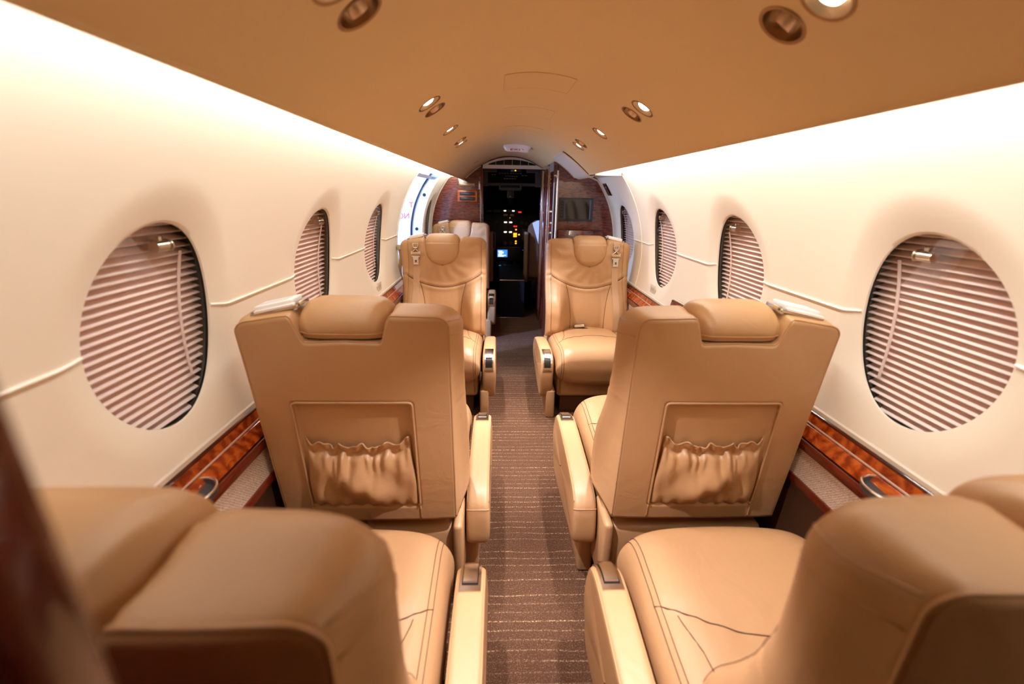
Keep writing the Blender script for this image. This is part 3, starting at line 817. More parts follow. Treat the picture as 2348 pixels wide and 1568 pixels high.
def headrest(s, bk):
    path = []
    for h in np.linspace(.512, .668, 22): path.append((h, T+.024+.006*math.sin(PI*min(1, (h-.512)/.2)), 1, 0))
    for t in np.radians(np.linspace(0, 180, 26)):
        path.append((.668+.055*math.sin(t), .083+.078*math.cos(t), math.cos(t), math.sin(t)))
    for h in np.linspace(.666, .646, 5)[1:]: path.append((h, .006, -1, 0))
    path = np.array(path); n = len(path); nu = 49
    us = np.sin(np.linspace(-PI/2, PI/2, nu))
    hw = np.full(n, .124)
    for i in range(n):
        if i < 22 and path[i, 0] < .632: hw[i] = .124*max(.0, 1-((.635-path[i, 0])/.1232)**2.6)**.5+.001
    P = []
    st = np.linspace(0, 1, n)
    for i in range(n):
        h, d, nd, nh = path[i]; e = (1-np.abs(us)**5)
        endp = min(1, (n-1-i)/4); stp = min(1, i/5)
        off = (.014*e-.034*(1-np.maximum(0, 1-np.abs(us)**7)**.5))*1.0-.016*(1-stp**.5)-.008*(1-endp)
        wr = .0014*np.sin(np.abs(us)*22+st[i]*40)*smooth01((np.abs(us)-.55)/.2)*e
        o_ = off+wr
        P.append(bp(us*hw[i]+.004, h+nh*o_, d+nd*o_, s))
    m = MB(); m.grid(np.array(P), flip=s < 0); o = m.build('headrest', M['leather'], bk, angle=180)
    # seam round the U-shaped front edge
    q = MB(); A = [P[i][2] for i in range(30, -1, -1)]+[P[0][k] for k in range(4, nu-4, 4)]+[P[i][nu-3] for i in range(0, 31)]
    q.tube(A, .0022, 5); q.build('headrest_seam', M['seam'], o)
    q = MB(); q.tube(P[n-4][3:-3], .0030, 6); q.build('headrest_piping', M['leather'], o, angle=180)

CP = [(.07, .33), (.09, .415), (.2, .445), (.4, .458), (.56, .478), (.655, .488), (.715, .470), (.750, .428), (.757, .385), (.742, .325), (.700, .275), (.62, .258), (.4, .262), (.2, .280)]
CPR = catmull(CP, 7, True)
def cush_v(y): return float(np.interp(y, (.1, .39, .47), (.165, .198, .222)))
def cushion_pt(a, k):
    """a across, k index along the profile loop"""
    c = np.array((.40, .365)); e = max(0, 1-abs(a/.290)**7)**(1/3.0)
    p = CPR[k]; r = p-c
    q = c+np.array((r[0]*(.90+.10*e), r[1]*e))
    u = 1-(a/.29)**2; uf = 1-(a/.29)**6
    q[1] += (.012*u+.020*uf if p[1] > .40 else (-.022*u if p[1] < .33 and p[0] > .5 else 0))
    q[0] += .010+.014*u if p[0] > .60 else 0
    if p[1] > .43 and p[0] < .70:
        sy = .54-.13*max(0, 1-(abs(a)/.29)**2)
        dd = abs(p[0]-sy); q[1] -= .005*math.exp(-(dd/.009)**2)
        dv = abs(abs(a)-cush_v(p[0])); q[1] -= .004*math.exp(-(dv/.008)**2)*float(smooth01((sy-p[0])/.02))
    return q
def cushion(s, root):
    aa = .290*np.sin(np.linspace(-PI/2, PI/2, 91)); P = []
    for a in aa: P.append([(s*a, *cushion_pt(a, k)) for k in range(len(CPR))])
    m = MB(); m.grid(np.array(P), cv=True, flip=s < 0); o = m.build('seat_cushion', M['leather'], root, angle=180)
    q = MB()
    ks = [k for k in range(len(CPR)) if (CPR[k][1] > .43) or CPR[k][0] > .69]
    for a0 in (-.262, -.250, .262, .250):
        q.tube([(s*a0, cushion_pt(a0, k)[0]+(.001 if CPR[k][0] > .7 else 0), cushion_pt(a0, k)[1]+.0008) for k in ks], .0011, 5)
    tops = [k for k in range(len(CPR)) if CPR[k][1] > .43 and CPR[k][0] < .72]
    line = []
    for a in np.linspace(-.262, .262, 41):
        sy = .54-.13*max(0, 1-(abs(a)/.29)**2); k = min(tops, key=lambda k: abs(CPR[k][0]-sy)); k2 = k+1 if (CPR[k][0] < sy) == (CPR[k+1][0] > CPR[k][0]) else k-1
        f = (sy-CPR[k][0])/(CPR[k2][0]-CPR[k][0]); z = cushion_pt(a, k)[1]*(1-f)+cushion_pt(a, k2)[1]*f; line.append((s*a, sy, z+.001))
    q.tube(line, .0015, 5)
    for sg in (-1, 1):
        line = []
        for y in np.linspace(.12, .475, 26):
            a = sg*cush_v(y); k = min(tops, key=lambda k: abs(CPR[k][0]-y)); k2 = k+1 if CPR[k][0] < y else k-1
            if k2 in tops and abs(CPR[k2][0]-CPR[k][0]) > 1e-6:
                f = (y-CPR[k][0])/(CPR[k2][0]-CPR[k][0]); z = cushion_pt(a, k)[1]*(1-f)+cushion_pt(a, k2)[1]*f
            else: z = cushion_pt(a, k)[1]
            line.append((s*a, y, z+.0008))
        q.tube(line, .0013, 5)
    q.build('cushion_seam', M['seam'], o)
    return o

AP = catmull([(.075, .235), (.085, .335), (.13, .388), (.24, .415), (.40, .432), (.55, .443), (.635, .440), (.690, .412), (.712, .36), (.715, .30), (.700, .21), (.675, .155), (.62, .132), (.45, .145), (.25, .175), (.13, .195)], 7, True)
AC, AHW = -.346, .041
def arm_point(y_target, off):
    """point on the upper / front armrest profile by arc length from the front top, for laying fittings on it"""
def armrest(s, root):
    c = AP.mean(0); aa = np.sin(np.linspace(-PI/2, PI/2, 41)); P = []
    nrm = np.roll(AP, -1, 0)-np.roll(AP, 1, 0); nrm = np.stack([-nrm[:, 1], nrm[:, 0]], -1); nrm /= np.linalg.norm(nrm, axis=1)[:, None]
    if ((AP+nrm*.01-c)**2).sum() < ((AP-c)**2).sum(): nrm = -nrm
    inset = .022
    for u in aa:
        e = 1-max(0, 1-abs(u)**6)**.5
        low = np.clip((.40-AP[:, 1])/.2, 0, 1)
        bul = np.where(u < 0, 1+.10*np.sin(PI*low), 1)
        P.append(np.stack([s*(AC+AHW*u*bul), AP[:, 0]-nrm[:, 0]*inset*e, AP[:, 1]-nrm[:, 1]*inset*e], -1))
    # close the flat sides
    P = [np.stack([P[0][:, 0], c[0]+(P[0][:, 1]-c[0])*k, c[1]+(P[0][:, 2]-c[1])*k], -1) for k in (.02, .6)]+P+[np.stack([P[-1][:, 0], c[0]+(P[-1][:, 1]-c[0])*k, c[1]+(P[-1][:, 2]-c[1])*k], -1) for k in (.6, .02)]
    m = MB(); m.grid(np.array(P), cv=True, flip=s < 0); o = m.build('armrest', M['leather'], root, angle=180)
    top = [k for k in range(len(AP)) if AP[k][1] > .372 and AP[k][0] < .71]
    top = sorted(top, key=lambda k: AP[k][0])
    q = MB(); pad = P[2:-2]
    A = [pad[5][k] for k in top]; B = [pad[-6][k] for k in top]
    q.tube(A+[np.array((s*(AC+AHW*t), AP[top[-1]][0]+.002, AP[top[-1]][1])) for t in ()], .0018, 6); q.tube(B, .0014, 6)
    rear = [k for k in range(len(AP)) if AP[k][0] < .16 and AP[k][1] > .30]
    kr = min(range(len(AP)), key=lambda k: abs(AP[k][0]-.094)+abs(AP[k][1]-.352))
    q.tube([pad[i][kr] for i in range(4, len(pad)-4)], .0024, 6)
    q.build('pad_piping', M['leather'], o, angle=180)
    # nickel seat control let into the front upper curve
    prof = catmull([(.560, .4445), (.635, .4415), (.690, .413), (.713, .36), (.7165, .33)], 12)
    tan = np.gradient(prof, axis=0); nn = np.stack([-tan[:, 1], tan[:, 0]], -1); nn /= np.linalg.norm(nn, axis=1)[:, None]
    L = np.concatenate([[0], np.cumsum(np.linalg.norm(np.diff(prof, axis=0), axis=1))])
    def on(t, off):
        i = np.interp(t*L[-1], L, np.arange(len(L))); j = int(i); f = i-j; j2 = min(j+1, len(L)-1)
        p = prof[j]*(1-f)+prof[j2]*f; n = nn[j]*(1-f)+nn[j2]*f; return p+n*off
    def plate(t0, t1, hw, o0, o1, mt, nm, par, k=16, cen=0):
        b = MB(); R_ = []
        for t in np.linspace(t0, t1, k):
            lo, hi = on(t, o0), on(t, o1)
            R_.append([(s*(AC+cen-hw), *lo), (s*(AC+cen-hw), *hi), (s*(AC+cen+hw), *hi), (s*(AC+cen+hw), *lo)])
        b.grid(np.array(R_), cv=True, flip=s < 0)
        b.f.append((0, 1, 2, 3)); n_ = len(b.v); b.f.append((n_-1, n_-2, n_-3, n_-4))
        return b.build(nm, mt, par, angle=35)
    pl = plate(.08, .93, .0285, -.004, .0030, M['nickel'], 'control_plate', o)
    plate(.16, .84, .0215, .0, .0036, M['darkslot'], 'slot', pl)
    b = MB(); R_ = []
    for t, off in ((.18, .002), (.20, .0065), (.28, .0085), (.38, .0095), (.48, .0105), (.55, .0115), (.58, .0085), (.585, .002)):
        R_.append([(s*(AC-.019), *on(t, off)), (s*(AC+.019), *on(t, off))])
    b.grid(np.array(R_), flip=s > 0)
    for kx in (-.019, .019):
        st = len(b.v); b.v += [(s*(AC+kx), *on(t, off)) for t, off in ((.18, .002), (.20, .0065), (.28, .0085), (.38, .0095), (.48, .0105), (.55, .0115), (.58, .0085), (.585, .002))]; b.f.append(tuple(range(st, st+8)))
    b.build('lever', M['nickel'], pl, angle=40)
    return o

def base(s, root):
    m = MB(); m.box(-.272, .262, .02, .655, .135, .345, .025); o = m.build('base_shell', M['leather'], root, angle=60)
    q = MB()
    for a in (-.255, -.247): q.tube([(s*a, .657, z) for z in (.16, .34)], .0012, 5)
    q.build('base_seam', M['seam'], o)
    if s < 0:
        for ob in (o,):
            for v in ob.data.vertices: v.co.x *= -1
            ob.data.flip_normals()
    for a in (-.315, .245):
        m = MB(); x0, x1 = sorted((s*(a-.029), s*(a+.029))); m.box(x0, x1, .16, .70, 0, .20, .012); m.build('floor_rail', M['leather'], root, angle=60)
    m = MB(); m.box(-.24, .22, .06, .60, 0.0, .15, .008)
    if s < 0: m.v = [(-x, y, z) for x, y, z in m.v]
    m.build('recessed_plinth', M['basedark'], root, angle=60)
    # stitched leather cheek behind the armrest
    m = MB(); x0, x1 = sorted((s*-.300, s*-.268)); m.box(x0, x1, -.005, .16, .10, .37, .014); m.build('side_cheek', M['leather'], root, angle=60)

BA = .192
def seat_belt(s, bk):
    hh = np.concatenate([np.linspace(0.0, .60, 40), np.linspace(.62, .705, 8)])
    def ribbon(hs, w, off, mt, nm, par, lean=0):
        m = MB(); R_ = []
        for i, h in enumerate(hs):
            ww = w[i] if hasattr(w, '__len__') else w
            a = np.array([BA-ww, BA-ww, BA+ww, BA+ww]); hq = np.full(4, h); d = front_d(a, hq, False)
            dd = d.max()+np.array([off-.0016, off, off, off-.0016]); 
            e = max(0, (h-.66)/.06); dd = dd-.03*e**2
            R_.append(bp(a+lean*h, hq, dd, s))
        m.grid(np.array(R_), cv=True, flip=s < 0); return m.build(nm, mt, par, angle=40)
    st = ribbon(hh[:36], .0225, .005, M['belt'], 'seat_belt', bk)
    # upper tail from the shoulder guide, narrowing into the metal triangle
    hs = np.linspace(.640, .690, 10); ribbon(hs, np.linspace(.015, .024, 10), .010, M['belt'], 'belt_tail', st)
    m = MB(); D = float(front_d(BA, .6, False))+.012
    P = lambda a, h, d=0: bp(BA+a, h, D+d, s)
    for sg in (-1, 1):
        m.tube([P(sg*.020, .662), P(sg*.016, .640), P(-sg*.006, .622), P(-sg*.024, .603)], .0035, 8)
        m.tube([P(sg*.030, .612), P(sg*.030, .588)], .0045, 8)
    m.tube([P(-.021, .662), P(.021, .662)], .003, 8)
    m.tube([P(-.012, .634, .003), P(.012, .634, .003)], .006, 10)
    m.build('belt_fitting', M['silver'], st, angle=60)
    m = MB(); m.tube([P(-.029, .592, .002), P(.029, .592, .002)], .0115, 14); m.build('belt_roller', M['belt'], st, angle=60)
    # tongue plate with a square eye
    m = MB()
    def slab(a0, a1, h0, h1, d0=.000, d1=.004):
        v = [P(a, h, d) for d in (d0, d1) for a, h in ((a0, h0), (a1, h0), (a1, h1), (a0, h1))]
        m.add(v, [(0, 1, 2, 3), (7, 6, 5, 4), (0, 4, 5, 1), (1, 5, 6, 2), (2, 6, 7, 3), (3, 7, 4, 0)])
    slab(-.029, .029, .570, .578); slab(-.020, .020, .556, .570)
    slab(-.018, -.007, .528, .556); slab(.007, .018, .528, .556); slab(-.018, .018, .516, .530); slab(-.008, .008, .548, .556)
    m.build('belt_tongue', M['silver'], st, smooth=False)

def belt_guide(s, bk):
    """white guide with a printed label on the wall-side shoulder, metal ends"""
    m = MB(); m.box(-.052, .052, -.036, .034, -.004, .018, .004)
    c = bp(.192, HT-.016, .078, s); tilt = Matrix.Rotation(-.16*s*-1, 4, 'Y')
    Mx = Matrix.Translation(Vector(c)+Vector((0, 0, .015))) @ Matrix.Rotation(.22*s, 4, 'Y') @ Matrix.Rotation(-TH+.10, 4, 'X')
    m.box(-.052, .060, -.046, -.03, 0, .008, .002)
    m.xf(Mx); o = m.build('belt_guide', M['white'], bk, angle=50)
    m = MB(); m.box(-.040, .034, -.022, .024, .0178, .0188); m.xf(Mx); m.build('printed_label', M['labelgrey'], o, smooth=False)
    m = MB(); m.box(-.066, .066, -.042, -.028, -.008, .001, .002); m.box(.058, .070, -.03, .03, -.006, .006, .002); m.box(-.070, -.058, -.03, .03, -.006, .006, .002); m.xf(Mx); m.build('guide_slot', M['nickel'], o, angle=50)

def build_seat(s, label):
    root = empty('cabin_seat'); tag(root, label, 'seat', 'tan leather cabin seats')
    bk = seat_back(s, root); rear_pocket(s, bk); headrest(s, bk); seat_belt(s, bk); belt_guide(s, bk)
    cushion(s, root); armrest(s, root); base(s, root)
    return root
def copy_tree(o, parent=None):
    c = o.copy(); COL.objects.link(c)
    if parent: c.parent = parent
    for ch in list(o.children): copy_tree(ch, c)
    return c
def flatten3(root):
    """keep at most thing > part > sub-part"""
    for p in list(root.children):
        for q in list(p.children):
            for r in list(q.children):
                r.parent = p
SEATX = .54
def place_seats():
    A = build_seat(1, ''); B = build_seat(-1, '')
    for r in (A, B): flatten3(r)
    spots = [  # proto, x, y, rotation, label
        (A, SEATX, .285, 0, 'blurred nearest right tan seat, only its shoulder, cushion and armrest in view'),
        (A, SEATX, 1.185, 0, 'right tan leather seat seen from behind with gathered rear pocket'),
        (A, -SEATX+.012, 3.305, PI, 'left tan leather seat facing the camera, in front of the open door'),
        (A, -SEATX, 5.00, PI, 'farthest left seat with lavender-lit headrest before the wooden bulkhead'),
        (B, -SEATX, .285, 0, 'blurred nearest left tan seat beside the dark wooden partition edge'),
        (B, -SEATX, 1.185, 0, 'left tan leather seat seen from behind with gathered rear pocket'),
        (B, SEATX, 3.305, PI, 'right tan leather seat facing the camera with buckle on its cushion')]
    used = set(); out = []
    for p, x, y, rz, lb in spots:
        o = p if id(p) not in used else copy_tree(p); used.add(id(p))
        o.location = (x, y, 0); o.rotation_euler = (0, 0, rz); o['label'] = lb; out.append(o)
    # the two nearest seats stand a little more upright
    for o, up in ((out[0], 3.6), (out[4], 2.0)):
        for ch in o.children:
            if ch.name.startswith('backrest'):
                a = -math.radians(up); ch.rotation_euler = (a, 0, 0)
                ch.location = Vector((0, 0, H0))-Matrix.Rotation(a, 3, 'X') @ Vector((0, 0, H0))
    out[0].location = (SEATX-.012, .285, 0)
    # loose lap belt lying on the cushion of the right seat that faces us
    r = out[-1]
    m = MB(); pts = [(-.17, .145, .462), (-.10, .15, .468), (-.03, .17, .474), (.02, .175, .481)]
    P = []
    for x, y, z in catmull(pts, 6): P.append([(x, y-.018, z-.001), (x, y-.018, z+.004), (x, y+.016, z+.006), (x, y+.016, z)])
    m.grid(np.array(P), cv=True); st = m.build('lap_belt', M['belt'], r, angle=60)
    m = MB(); m.box(-.038, .038, -.022, .022, -.009, .011, .004); m.xf(Matrix.Translation((.055, .18, .496)) @ Matrix.Rotation(.12, 4, 'Y') @ Matrix.Rotation(-.15, 4, 'Z')); m.build('buckle', M['silver'], st, angle=40)
place_seats()
# ------------------------------------------------------------------ wooden cabinet on the right
CY = 3.95
def cabinet():
    root = empty('wooden_cabinet', (.6, CY, 0)); tag(root, 'tall glossy mahogany cabinet with a screen, right of the cockpit doorway', 'cabinet')
    L = lambda mb: (setattr(mb, 'v', [(x-.6, y-CY, z) for x, y, z in mb.v]), mb)[1]
    xi = .345
    poly = [(xi, 0), (xi, 1.690)]+[(x, float(ceil_z(x))-.012) for x in np.linspace(.365, CE-.01, 8)]+[(.585, 1.560), (.64, 1.572), (.672, 1.560)]
    poly += [(float(wall_x(z))-.004, z) for z in np.linspace(1.54, .8, 24)]+[(.825, .70), (.825, 0)]
    m = MB(); m.prism(poly, 'y', CY, Y1-.05); L(m).build('carcass', M['burl'], root, smooth=False)
    # cream bead along the arched edge
    m = MB(); m.tube([(p[0]+(0.0), CY-.003, p[1]+.003) for p in poly[1:12]], .007, 6); m.tube([(p[0], CY-.003, p[1]) for p in poly[11:36]], .008, 6)
    L(m).build('edge_bead', M['trimcream'], root)
    # rounded corner post with a bright metal strip
    m = MB(); m.tube([(xi+.014, CY+.004, .02), (xi+.014, CY+.004, 1.66)], .020, 20); L(m).build('corner_post', M['redwood'], root)
    m = MB(); pts = [(xi+.030, CY-.018, .35), (xi+.030, CY-.018, 1.52), (xi+.026, CY-.017, 1.556), (xi+.012, CY-.016, 1.575), (xi-.004, CY-.012, 1.57)]
    m.tube(catmull(pts, 5), .0085, 12); L(m).build('grab_rail', M['silver'], root)
    # seams, drawer front below the screen
    m = MB(); x0, x1, z0, z1 = .400, .800, .62, 1.128
    m.box(x0, x1, CY-.008, CY+.004, z0, z1, .004); d = L(m).build('drawer', M['burl'], root, angle=40)
    m = MB(); m.tube([(x0-.002, CY-.002, z0), (x0-.002, CY-.002, z1+.003), (x1+.002, CY-.002, z1+.003), (x1+.002, CY-.002, z0)], .0022, 6); L(m).build('drawer_gap', M['darkslot'], d)
    # sliding door edges on the aisle side
    for yy, mt, nm, w in ((4.35, 'nickel', 'door_track', .004), (4.62, 'redwood', 'folding_panel', .030), (4.95, 'nickel', 'door_track', .004), (5.10, 'redwood', 'folding_panel', .028)):
        m = MB(); m.box(xi-.010, xi+.004, yy-w, yy+w, .02, 1.66, .002); L(m).build(nm, M[mt], root, angle=40)
    m = MB(); m.box(xi-.006, xi+.004, CY+.03, CY+.33, 1.615, 1.685, .002); L(m).build('cream_top_panel', M['grey'], root, angle=40)
    for z in (1.555, 1.52):
        m = MB(); m.tube([(xi-.008, 4.25, z), (xi+.002, 4.25, z)], .008, 12); L(m).build('catch', M['nickel'], root)
    # screen let into the face
    mon = empty('monitor', (.545, CY-.004, 1.302)); tag(mon, 'small switched-off screen in grey frame on the right wooden cabinet', 'monitor')
    K = lambda mb: (setattr(mb, 'v', [(x-.545, y-CY+.004, z-1.302) for x, y, z in mb.v]), mb)[1]
    m = MB(); m.box(.396, .694, CY-.016, CY-.002, 1.205, 1.398, .005); K(m).build('frame', M['charcoal'], mon, angle=40)
    m = MB(); m.box(.446, .672, CY-.0185, CY-.012, 1.222, 1.386, .001); K(m).build('screen', M['screenoff'], mon, smooth=False)
    m = MB(); m.box(.662, .672, CY-.020, CY-.014, 1.222, 1.386, .001); K(m).build('screen_edge', mat('bluish_screen_edge', lin(90, 104, 150), .15), mon, smooth=False)
    m = MB(); st = [(.421+.014*math.cos(t), 1.302+.058*math.copysign(1, math.sin(t)+1e-9)+.014*math.sin(t)) for t in np.linspace(0, 2*PI, 25)[:-1]]
    m.prism(st, 'y', CY-.0178, CY-.014); K(m).build('button_strip', M['black'], mon, smooth=False)
    for k in range(5):
        m = MB(); m.box(.416, .426, CY-.0200, CY-.017, 1.252+k*.024, 1.262+k*.024, .001); K(m).build('button', M['charcoal'], mon, angle=40)
cabinet()

# ------------------------------------------------------------------ fittings of the left bulkhead
def bulkhead_fittings():
    y = Y1
    o = empty('switch_panel', (-.482, y, 1.39)); tag(o, 'orange veneer plate with two dark slots on left wooden bulkhead', 'panel')
    m = MB(); m.box(-.112, .112, -.014, 0, -.062, .062, .006); m.build('frame', M['orangewood'], o, angle=40)
    for z in (.028, -.026):
        m = MB(); m.box(-.090, .090, -.018, -.008, z-.019, z+.019, .008); f = m.build('slot_surround', M['charcoal'], o, angle=40)
        m = MB(); m.box(-.078, .078, -.0195, -.016, z-.012, z+.012, .005); m.build('slot', mat('dusky_slot', lin(70, 78, 96), .2) if 'dusky_slot' not in bpy.data.materials else bpy.data.materials['dusky_slot'], f, angle=40)
    o = empty('latch', (-.486, y, 1.516)); tag(o, 'dark metal latch bar above the slotted plate on left bulkhead', 'latch')
    m = MB(); m.box(-.092, .092, -.016, 0, -.020, .018, .004); m.build('plate', M['bronze'], o, angle=40)
    m = MB(); m.box(-.075, .085, -.022, -.014, -.006, .012, .003); m.build('bar', M['nickel'], o, angle=40)
    m = MB(); poly = [(-.11, .10), (-.055, .085), (-.01, .03), (.02, .012), (-.045, .020), (-.085, .02)]
    m.prism(poly, 'y', -.010, -.002); m.build('corner_bracket', M['silver'], o, smooth=False)
    o = MB().box(-.006, .006, -.03, 0, -.045, .045, .003).build('door_catch', M['silver']); o.location = (-.345, y, 1.51); tag(o, 'bright metal catch on the edge of the left bulkhead', 'catch')
bulkhead_fittings()

# ------------------------------------------------------------------ header with air grille over the doorway
def air_grille():
    o = empty('air_grille', (.02, Y1-.06, 1.735)); tag(o, 'cream arched air grille over the cockpit doorway', 'air grille')
    xs = np.linspace(-.32, .34, 33)
    m = MB(); outer = [(x, float(ceil_z(x+.02))-1.735-.012) for x in xs]
    # frame: arch with a lens-shaped opening
    N = 64; th = np.linspace(0, 2*PI, N+1)[:-1]
    top = lambda x: .052*(1-(x/.275)**2)-.006
    P = []
    ui = np.linspace(-.262, .262, 33); inner = [(x, top(x)) for x in ui]+[(x, -.012) for x in ui[::-1]]
    uo = np.linspace(-.325, .335, 33); out = [(x, float(ceil_z(x+.02))-1.735-.010) for x in uo]+[(x, -.050) for x in uo[::-1]]
    rings = [[(x, 0, z) for x, z in out], [(x, -.018, z*.96) for x, z in out], [(x, -.018, z) for x, z in inner], [(x, .03, z) for x, z in inner]]
    m.grid(np.array(rings), cv=True); m.build('frame', M['trimcream'], o, angle=35)
    m = MB(); m.box(-.26, .26, .026, .03, -.012, .05); m.build('dark_duct', M['darkslot'], o, smooth=False)
    for z in (.0, .014, .028):
        hw = .275*math.sqrt(max(.02, 1-(z+.006)/.052)); hw = min(hw, .258)-.004
        m = MB(); m.box(-hw, hw, -.012, .018, z-.0012, z+.0012); m.build('slat', M['charcoal'], o, smooth=False)
    for x in (-.18, -.09, .0, .09, .18):
        m = MB(); m.box(x-.0018, x+.0018, -.014, .018, -.012, top(x)); m.build('upright', M['trimcream'], o, smooth=False)
air_grille()

# ------------------------------------------------------------------ cockpit
def cockpit():
    # lining, with the gloom of the cockpit put into its colour
    m = MB(); m.box(-.99, -.965, 5.30, 7.0, 0, 1.75); m.box(.965, .99, 5.30, 7.0, 0, 1.75); struct(m.build('wall_cockpit', M['cockpitdark'], smooth=False))
    m = MB(); xs = np.linspace(-.95, .95, 21); m.grid(np.array([[(x, y, 1.80-.30*(abs(x)/.95)**2-max(0, y-6.1)*.25) for x in xs] for y in np.linspace(5.26, 7.0, 8)])); struct(m.build('ceiling_cockpit', M['cockpitdark']))
    # overhead panel
    o = empty('overhead_panel', (.03, 5.75, 1.62)); tag(o, 'black overhead switch panel with rows of lettering in the cockpit', 'control panel')
    A = Matrix.Rotation(math.radians(-28), 4, 'X')
    def add(nm, mt, fn, ang=40):
        m = MB(); fn(m); m.xf(A); return m.build(nm, mt, o, angle=ang)
    add('surround', M['grey'], lambda m: (m.box(-.39, -.29, -.01, .02, -.12, .12, .006), m.box(.29, .39, -.01, .02, -.12, .12, .006), m.box(-.30, .30, -.012, .02, -.112, -.082, .006)))
    add('panel', M['black'], lambda m: m.box(-.292, .292, 0, .02, -.085, .105, .003))
    for sx in (-1, 1): add('sun_visor', M['grey'], lambda m: m.box(min(sx*.18, sx*.34), max(sx*.18, sx*.34), -.02, -.004, .055, .115, .008))
    add('name_plate', M['grey'], lambda m: m.box(-.01, .12, -.005, .005, .070, .098, .002))
    add('warning_lamp', M['amber'], lambda m: m.box(.04, .056, -.008, .0, .078, .092, .002))
    for (x0, x1, z, n) in ((-.02, .13, .048, 5), (-.10, .06, -.022, 5), (-.08, .0, .012, 4), (.0, .08, .010, 3), (-.25, -.19, .028, 2), (.12, .20, .022, 2), (-.16, -.03, .048, 4)):
        for k in range(n):
            w = (x1-x0)/n; add('switch', M['panelprint'], lambda m: m.box(x0+k*w+.003, x0+(k+1)*w-.005, -.006, .001, z-.004, z+.003, .001))
    add('handle_bracket', M['grey'], lambda m: (m.box(-.155, -.13, -.02, .02, -.165, -.105, .006), m.box(.10, .125, -.02, .02, -.165, -.105, .006), m.box(-.14, .11, -.02, .02, -.172, -.150, .006)))
    add('gauge_row', M['charcoal'], lambda m: m.box(-.12, .09, -.01, .012, -.148, -.112, .004))
    # standby compass hanging from the windscreen post
    c = empty('compass', (.018, 5.75, 1.42)); tag(c, 'small boxed compass hanging below the overhead panel', 'compass')
    m = MB(); m.box(-.042, .042, -.02, .03, -.045, .045, .006); m.build('housing', M['grey'], c, angle=40)
    m = MB(); m.box(-.033, .033, -.024, -.018, -.036, .036, .003); m.build('window', M['darkslot'], c, angle=40)
    m = MB(); m.box(-.012, .012, -.026, -.022, -.028, -.022); m.build('scale', M['panelprint'], c, smooth=False)
    m = MB(); m.box(-.03, .03, .0, .02, -.14, -.045, .004); m.build('post', M['cockpitdark'], c, angle=40)
    m = MB(); m.tube([(0, .0, .045), (0, .02, .09)], .012, 10); m.build('stem', M['black'], c)
    # instrument panel and glareshield
    p = empty('instrument_panel', (0, 6.5, .95)); tag(p, 'black instrument panel with glowing annunciator lights in the dark cockpit', 'instrument panel')
    def add(nm, mt, x0, x1, z0, z1, y0=-.012, y1=.0, r=.002):
        m = MB(); m.box(x0, x1, y0, y1, z0-.95, z1-.95, r); return m.build(nm, mt, p, angle=40)
    add('panel', M['black'], -.9, .9, .50, 1.16, 0, .05, .004)
    add('glareshield', M['cockpitdark'], -.9, .9, 1.15, 1.24, -.10, .05, .02)
    for x0, x1, mt in ((-.058, -.018, 'whitelight'), (.060, .100, 'whitelight')): add('annunciator_light', M[mt], x0+.004, x1-.006, 1.192, 1.206, -.118, -.10)
    add('annunciator_light', M['redlight'], .150, .192, 1.176, 1.190, -.118, -.10)
    add('annunciator_housing', M['charcoal'], -.085, .140, 1.176, 1.214, -.113, -.10)
    add('annunciator_row', M['charcoal'], -.30, -.22, 1.180, 1.204, -.113, -.10); add('annunciator_row', M['charcoal'], -.205, -.105, 1.176, 1.212, -.113, -.10)
    add('annunciator_row', M['bronze'], -.06, .0, 1.128, 1.156, -.113, -.09); add('annunciator_row', M['bronze'], .035, .09, 1.128, 1.156, -.113, -.09)
    for x in (-.028, .047):
        for z in (1.037, .900): add('backlit_display', M['whitelight'], x-.020, x+.020, z-.008, z+.008)
        m = MB(); m.lathe([(.036, 0), (.036, .008), (.030, .010), (.028, .004), (.0005, .003)], 28, Matrix.Translation((x, 0, .955-.95)) @ Matrix.Rotation(PI/2, 4, 'X')); m.build('gauge', M['charcoal'], p)
        m = MB(); m.lathe([(.034, 0), (.034, .010), (.028, .012), (.0005, .010)], 28, Matrix.Translation((x, 0, .735-.95)) @ Matrix.Rotation(PI/2, 4, 'X')); m.build('knob', M['charcoal'], p)
        for a in (.4, 1.6, 2.9): m = MB(); m.box(-.003, .003, -.016, -.010, .004, .024); m.xf(Matrix.Translation((x, 0, .735-.95)) @ Matrix.Rotation(a, 4, 'Y')); m.build('needle', M['panelprint'], p, smooth=False)
    for x, z, mt in ((.100, .982, 'redlight'), (.128, .982, 'redlight'), (.126, .936, 'amber'), (.100, .880, 'amber'), (.126, .880, 'amber'), (.100, .862, 'amber'), (.126, .862, 'amber'), (.100, .840, 'amber'), (.126, .840, 'amber'), (.170, .866, 'amber'), (.126, .772, 'amber'), (.126, .742, 'amber')):
        add('annunciator_light', M[mt], x-.011, x+.011, z-.008, z+.008)
    add('indicator', M['amber'], .030, .040, 1.095, 1.101)
    add('placard', M['grey'], .215, .30, .78, .945)
    for k in range(8): add('placard_line', M['charcoal'], .222, .292, .80+k*.017, .803+k*.017, -.0135, -.011, 0)
    for x, z in ((-.16, 1.04), (.21, 1.035), (.28, 1.02)):
        m = MB(); m.lathe([(.028, 0), (.028, .008), (.022, .010), (.0005, .006)], 24, Matrix.Translation((x, 0, z-.95)) @ Matrix.Rotation(PI/2, 4, 'X')); m.build('gauge', M['charcoal'], p)
    add('teal_indicator', M['teal'], .226, .236, .642, .648)
    # centre pedestal
    q = empty('centre_pedestal', (.04, 5.14, 0)); tag(q, 'black centre pedestal with a blue lit screen between the pilot seats', 'pedestal')
    m = MB(); prof = [(5.14, 0.0), (5.14, .455), (6.10, .50), (6.46, .66), (6.46, 0)]
